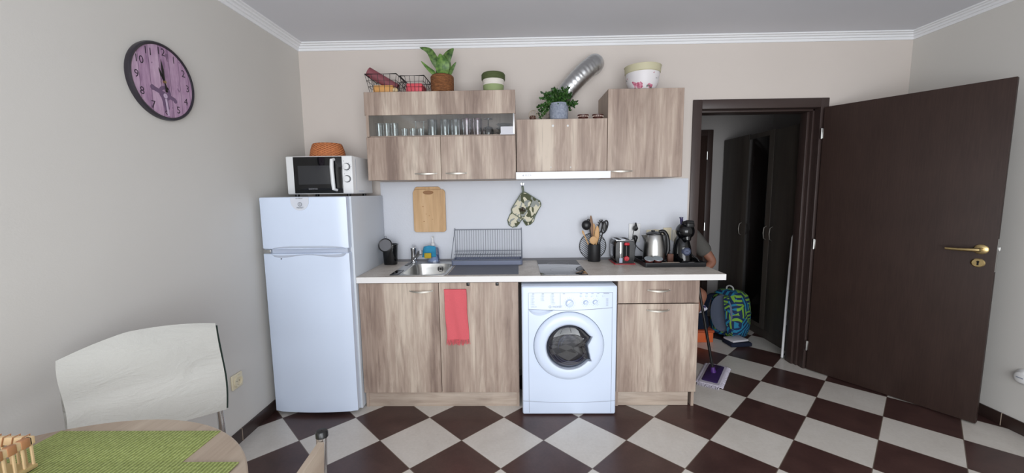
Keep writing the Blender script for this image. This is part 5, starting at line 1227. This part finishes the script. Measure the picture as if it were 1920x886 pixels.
# backpack
def bp_pat():
    m = mat('zigzag_backpack', (30, 70, 110), 0.8); n = N(m); v = n.coord()
    vo = n.new('ShaderNodeTexVoronoi'); vo.inputs['Scale'].default_value = 15; n.link(v, vo.inputs['Vector'])
    cs = n.new('ShaderNodeSeparateColor'); n.link(vo.outputs['Color'], cs.inputs[0])
    X, Y, Z = n.sep(v); a = n.math('MULTIPLY', n.math('FLOOR', n.math('MULTIPLY', cs.outputs[0], 4)), PI/4)
    w_ = n.math('SINE', n.math('MULTIPLY', n.math('ADD', n.math('MULTIPLY', n.math('ADD', X, Y), n.math('COSINE', a)), n.math('MULTIPLY', Z, n.math('SINE', a))), 170))
    st = n.math('GREATER_THAN', w_, 0.1)
    c1 = n.mix((36, 128, 165), (124, 172, 62), n.math('GREATER_THAN', cs.outputs[1], 0.58)); c = n.mix((22, 44, 84), c1, st); n.base(c); return m
m_bp = bp_pat(); m_bpg = cloth_mat('backpack_mesh_grey', (118, 128, 150), 300); m_bpd = cloth_mat('backpack_dark', (30, 38, 56), 300)
bang = math.radians(28)
T = thing('backpack', 'blue and lime zigzag-pattern backpack on the hall floor', 'backpack', (2.93, 0.76, 0.0), bang)
def sup(w_, d_, z, n=28, e=0.6):
    r_ = []
    for k in range(n):
        a = 2*PI*k/n; c_, s_ = math.cos(a), math.sin(a); r_.append((w_*math.copysign(abs(c_)**e, c_), d_*math.copysign(abs(s_)**e, s_), z))
    return r_
b = B(); b.loft([sup(.09, .10, .004), sup(.125, .145, .02), sup(.135, .165, .12), sup(.135, .168, .24), sup(.125, .160, .34), sup(.105, .14, .41), sup(.07, .10, .445), sup(.03, .05, .455)])
obj('bag_body', b, m_bp, T)
b = B(); P2 = []
for k in range(32):
    a = 2*PI*k/32; P2.append((-0.128, 0.112*math.cos(a), 0.235+0.185*math.sin(a)*1.0))
b.loft([P2, [(-0.150, y*0.93, 0.235+(z-0.235)*0.93) for _, y, z in P2], [(-0.154, y*0.55, 0.235+(z-0.235)*0.55) for _, y, z in P2]]); obj('back_panel', b, m_bpg, T, label='grey mesh back panel')
for s_, nm in ((-1, 0), (1, 1)):
    b = B(); P2 = smooth_pts([(-0.13, s_*0.05, 0.42), (-0.185, s_*0.085, 0.40), (-0.205, s_*0.115, 0.28), (-0.195, s_*0.130, 0.14), (-0.150, s_*0.125, 0.05)], 16)
    b.loft([[p+Vector((0, -0.026, 0)), p+Vector((-0.010, -0.024, 0)), p+Vector((-0.010, 0.024, 0)), p+Vector((0, 0.026, 0))] for p in P2]); obj('shoulder_strap', b, m_bp if s_ < 0 else m_bpd, T)
b = B(); b.tube(smooth_pts([(-0.02, -0.035, 0.452), (-0.02, -0.03, 0.478), (-0.02, 0.0, 0.492), (-0.02, 0.03, 0.478), (-0.02, 0.035, 0.452)], 14), 0.007, 8); obj('grab_handle', b, mat('pale_webbing', (176, 178, 176), 0.8), T)
b = B(); b.loft([sup(.012, .085, .06), sup(.030, .115, .08), sup(.034, .12, .18), sup(.012, .095, .215)])
for v in b.bm.verts: v.co.x += 0.130
obj('front_pocket', b, m_bp, T)
# books on floor
T = thing('book_stack', 'white notebook lying on a dark book on the floor before the backpack', 'books', (2.86, 0.54, 0))
bpy.data.objects.remove(T)
b = B(); b.box(-0.10, 0.10, -0.075, 0.075, 0.0, 0.038, 0.012, 3); o = obj('pencil_case', b, cloth_mat('navy_case', (40, 44, 62), 200), base=(0, 0, 0)); o.location = (2.865, 0.497, 0.001); o.rotation_euler = (0, 0, 0.1); tag(o, 'dark navy case on the floor in front of the backpack', 'case')
b = B(); b.box(-0.082, 0.082, -0.06, 0.06, 0.0, 0.016, 0.002); o = obj('notebook', b, mat('paper_white', (206, 204, 210), 0.7), base=(0, 0, 0)); o.location = (2.862, 0.512, 0.0395); o.rotation_euler = (0, 0, 0.25); tag(o, 'white notebook lying on the dark navy case', 'book')
# orange box with bag
T = thing('storage_box', 'orange box on the hall floor beside the backpack', 'box', (2.52, 0.66, 0))
b = B(); b.box(2.36, 2.672, 0.545, 0.78, 0.0, 0.094, 0.006); obj('box', b, mat('orange_box', (206, 98, 52), 0.5), T)
b = B(); b.box(2.354, 2.678, 0.539, 0.786, 0.094, 0.118, 0.004); obj('lid', b, mat('orange_lid', (170, 76, 42), 0.5), T)
b = B(); b.box(2.44, 2.47, 0.535, 0.540, 0.02, 0.07, 0.002); b.box(2.60, 2.63, 0.535, 0.540, 0.02, 0.07, 0.002); obj('latch', b, mat('orange_latch', (226, 130, 80), 0.5), T)
b = B(); b.loft([[(2.53+w_*math.copysign(abs(math.cos(t))**.7, math.cos(t)), 0.66+d_*math.copysign(abs(math.sin(t))**.7, math.sin(t)), z) for t in [2*PI*k/24 for k in range(24)]] for w_, d_, z in ((.13, .09, .119), (.135, .10, .14), (.125, .095, .22), (.10, .07, .262), (.06, .04, .27))]); tag(obj('black_pouch', b, m_bpd, base=(2.53, 0.66, 0.119)), 'dark soft bag sitting on the orange box', 'bag')
def purple_print():
    m = mat('purple_white_print', (200, 200, 214), 0.8); n = N(m); v = n.coord(); a = n.noise(v, 26, 1, dist=1); n.base(n.ramp(a, [(0.40, (70, 58, 110)), (0.47, (90, 80, 130)), (0.52, (214, 212, 226)), (0.7, (230, 230, 236))])); return m
random.seed(9); b = B(); rows_ = []
for i in range(9):
    t = i/8; r_ = 0.085*math.sin(PI*(0.12+0.8*t)); rows_.append([(2.545+r_*math.cos(2*PI*k/20)*(1+0.15*math.sin(3*k+i)), 0.62+r_*0.8*math.sin(2*PI*k/20)*(1+0.12*math.cos(4*k+i)), 0.268+0.095*t) for k in range(20)])
b.loft(rows_); tag(obj('printed_cloth', b, purple_print(), base=(2.545, 0.62, 0.268)), 'crumpled white and purple printed cloth on the dark bag', 'cloth')

# mop
T = thing('mop', 'flat mop with purple pad and white fringe on the floor in the doorway', 'mop', (2.345, -0.14, 0))
A_ = Vector((2.43, 0.005, 0)); B_ = Vector((2.235, -0.275, 0)); ml = (A_-B_).normalized(); mw = Vector((-ml.y, ml.x, 0)); mc = (A_+B_)/2+Vector((0.012, -0.004, 0))
def mp(a, c_, z): return mc+ml*a+mw*c_+Vector((0, 0, z))
def mrect(la, lb, r_, z): return [mp(x, y, z) for x, y in rrect(-la, la, -lb, lb, r_, 4)]
b = B(); b.loft([mrect(.195, .072, .02, .002), mrect(.200, .076, .02, .010), mrect(.190, .068, .02, .020), mrect(.165, .055, .02, .021)])
random.seed(6)
for i in range(40):
    for s_ in (-1, 1):
        x = -0.19+0.38*i/39; b.tube([mp(x, s_*0.066, .012), mp(x+random.uniform(-.006, .006), s_*0.082, .012), mp(x+random.uniform(-.008, .008), s_*0.094, .004)], [.004, .005, .003], 5)
for i in range(14):
    for s_ in (-1, 1):
        y = -0.066+0.132*i/13; b.tube([mp(s_*0.19, y, .012), mp(s_*0.206, y+random.uniform(-.004, .004), .012), mp(s_*0.222, y, .004)], [.004, .005, .003], 5)
obj('fringe_cloth', b, cloth_mat('mop_white', (214, 208, 222), 200), T)
b = B(); b.loft([mrect(.158, .052, .012, .0212), mrect(.160, .054, .012, .027), mrect(.150, .044, .012, .034)]); obj('pad_plate', b, mat('purple_plastic', (46, 24, 78), 0.6), T)
b = B(); b.tube([mp(0, 0, .034), mp(-0.004, 0.006, .075)], [.020, .013], 14); obj('joint', b, mat('purple_joint', (78, 40, 118), 0.4), T)
top = Vector((2.186, -0.085, 0.905)); st_ = mp(-0.004, 0.006, .07); b = B(); b.tube([st_, top], 0.0105, 14); obj('handle', b, m_black, T)

# ---------------------------------------------------------------- seated person, mostly hidden behind the door frame
m_skin = mat('skin', (150, 102, 82), 0.6); N(m_skin).p.inputs['Subsurface Weight'].default_value = 0.0
T = thing('person', 'person in dark grey shirt sitting in the hall with bent elbow and bare knee', 'person', (2.24, 0.55, 0))
def skin_obj(name, verts, edges, mtl, par, root=0, sub=2):
    off = BASE[par.name]; me = bpy.data.meshes.new(name); me.from_pydata([Vector(v[:3])-off for v in verts], edges, []); me.materials.append(mtl)
    o = bpy.data.objects.new(name, me); C.objects.link(o); o.parent = par; BASE[o.name] = off
    md_ = o.modifiers.new('skin', 'SKIN'); md_.use_smooth_shade = True
    sv = me.skin_vertices[0].data
    for i, v in enumerate(verts):
        r_ = v[3]; sv[i].radius = (r_, v[4] if len(v) > 4 else r_); sv[i].use_root = (i == root)
    s_ = o.modifiers.new('sub', 'SUBSURF'); s_.levels = sub; s_.render_levels = sub
    return o
bx, by = 2.235, 0.62
V = [(bx, by, 0.52, .13, .11), (bx, by-0.02, 0.68, .12, .10), (bx, by-0.06, 0.86, .13, .10), (bx, by-0.10, 1.04, .14, .095), (bx, by-0.115, 1.13, .08, .07), (bx, by-0.13, 1.19, .052), (bx, by-0.15, 1.25, .055),
     (bx, by-0.165, 1.315, .085, .10), (bx, by-0.17, 1.40, .078, .095)]
E_ = [(i, i+1) for i in range(8)]
def add(v, pr):
    V.append(v); E_.append((pr, len(V)-1)); return len(V)-1
def arm(sx, elbow, wrist, fdir):
    s_ = add((bx+sx*0.165, by-0.10, 1.08, .058), 3); m_ = add(tuple((Vector((bx+sx*0.165, by-0.10, 1.08))+Vector(elbow))/2)+(.048,), s_)
    e = add(tuple(elbow)+(.042,), m_); f_ = add(tuple(Vector(elbow).lerp(Vector(wrist), .5))+(.038,), e); w_ = add(tuple(wrist)+(.026, .022), f_)
    fd = Vector(fdir).normalized(); sd = fd.cross(Vector((0, 0, 1))).normalized(); pc = Vector(wrist)+fd*0.045
    p_ = add(tuple(pc)+(.034, .016), w_)
    for k, (o_2, l_) in enumerate(((-0.030, .070), (-0.010, .080), (0.010, .075), (0.030, .058))):
        q0 = pc+fd*0.035+sd*o_2; q1 = q0+fd*l_*.5+Vector((0, 0, -0.010)); q2 = q0+fd*l_*.85+Vector((0, 0, -0.034))
        a = add(tuple(q0)+(.0095,), p_); c_ = add(tuple(q1)+(.0085,), a); add(tuple(q2)+(.0075,), c_)
    t0 = Vector(wrist)+fd*0.03-sd*sx*0.038; a = add(tuple(t0)+(.011,), w_); add(tuple(t0+fd*0.045-sd*sx*0.012+Vector((0, 0, -.01)))+(.009,), a)
EL = (2.570, 0.40, 0.785)
arm(1, EL, (2.36, 0.34, 0.66), (-0.9, -0.3, -0.3)); arm(-1, (bx-0.25, by-0.16, 0.80), (bx-0.12, by-0.28, 0.65), (0.5, -0.9, -0.3))
def leg(sx, knee, ankle):
    h_ = add((bx+sx*0.10, by-0.02, 0.52, .085), 0); m_ = add(tuple(Vector((bx+sx*0.10, by-0.02, 0.52)).lerp(Vector(knee), .5))+(.078,), h_); k_ = add(tuple(knee)+(.058,), m_)
    c_ = add(tuple(Vector(knee).lerp(Vector(ankle), .35))+(.052,), k_); a_ = add(tuple(ankle)+(.036,), c_); hl = add((ankle[0], ankle[1]-0.04, 0.035, .034), a_); add((ankle[0]+sx*0.02, ankle[1]-0.14, 0.024, .036, .022), hl)
KN = (2.462, 0.34, 0.515)
leg(1, KN, (2.28, 0.42, 0.09)); leg(-1, (bx-0.17, by-0.26, 0.53), (bx-0.16, by-0.22, 0.09))
body = skin_obj('body', V, E_, m_skin, T)
# face features
b = B(); hc = Vector((bx, by-0.17, 1.37)); b.tube([hc+Vector((0, -0.088, 0.015)), hc+Vector((0, -0.110, -0.012)), hc+Vector((0, -0.100, -0.018))], [.007, .012, .008], 8)
for s_ in (-1, 1): b.sphere(hc+Vector((s_*0.078, 0.0, 0.0)), 0.022, (0.4, 0.8, 1.3), 10, 8)
obj('nose_and_ears', b, m_skin, T)
b = B()
for s_ in (-1, 1): b.sphere(hc+Vector((s_*0.030, -0.088, 0.014)), 0.009, (1.2, 0.6, 0.6), 10, 8)
b.sphere(hc+Vector((0, -0.088, -0.045)), 0.02, (1.1, 0.35, 0.25), 12, 8); obj('eyes_and_mouth', b, mat('dark_features', (70, 40, 36), 0.5), T)
b = B(); b.sphere(hc+Vector((0, 0.020, 0.035)), 0.095, (0.95, 1.08, 0.95), 20, 14); obj('hair', b, mat('dark_hair', (40, 32, 28), 0.8), T)
m_shirt = cloth_mat('grey_olive_shirt', (104, 102, 98), 300)
SV = [(bx, by, 0.56, .165, .14), (bx, by-0.02, 0.68, .155, .13), (bx, by-0.06, 0.86, .16, .125), (bx, by-0.10, 1.03, .165, .115), (bx, by-0.115, 1.14, .085, .08)]
SE = [(i, i+1) for i in range(4)]
for sx, e in ((1, EL), (-1, (bx-0.25, by-0.16, 0.80))):
    s0 = Vector((bx+sx*0.155, by-0.10, 1.06)); e = Vector(e); SV.append(tuple(s0)+(.080,)); SE.append((3, len(SV)-1)); SV.append(tuple(s0.lerp(e, .5))+(.074,)); SE.append((len(SV)-2, len(SV)-1)); SV.append(tuple(s0.lerp(e, .80))+(.072,)); SE.append((len(SV)-2, len(SV)-1))
skin_obj('shirt', SV, SE, m_shirt, T)
PV = [(bx, by, 0.55, .155, .12)]; PE = []
for sx, k_ in ((1, KN), (-1, (bx-0.17, by-0.26, 0.53))):
    h0 = Vector((bx+sx*0.10, by-0.02, 0.53)); PV.append(tuple(h0)+(.105,)); PE.append((0, len(PV)-1)); PV.append(tuple(h0.lerp(Vector(k_), .45))+(.098,)); PE.append((len(PV)-2, len(PV)-1)); PV.append(tuple(h0.lerp(Vector(k_), .78))+(.088,)); PE.append((len(PV)-2, len(PV)-1))
skin_obj('shorts', PV, PE, cloth_mat('navy_shorts', (34, 36, 54), 300), T)
T = thing('stool', 'low stool the person in the hall sits on, hidden behind the wall', 'stool', (bx, by+0.02, 0))
b = B(); b.lathe([(0.001, 0.39), (0.165, 0.39), (0.17, 0.40), (0.165, 0.415), (0.001, 0.415)], (bx, by+0.02, 0)); obj('seat', b, m_hall_oak, T)
for i in range(4):
    a = PI/4+i*PI/2; b = B(); b.cyl((bx+0.11*math.cos(a), by+0.02+0.11*math.sin(a), 0.392), (bx+0.16*math.cos(a), by+0.02+0.16*math.sin(a), 0), 0.014, 0.012, 12); obj('leg', b, m_hall_oak, T)
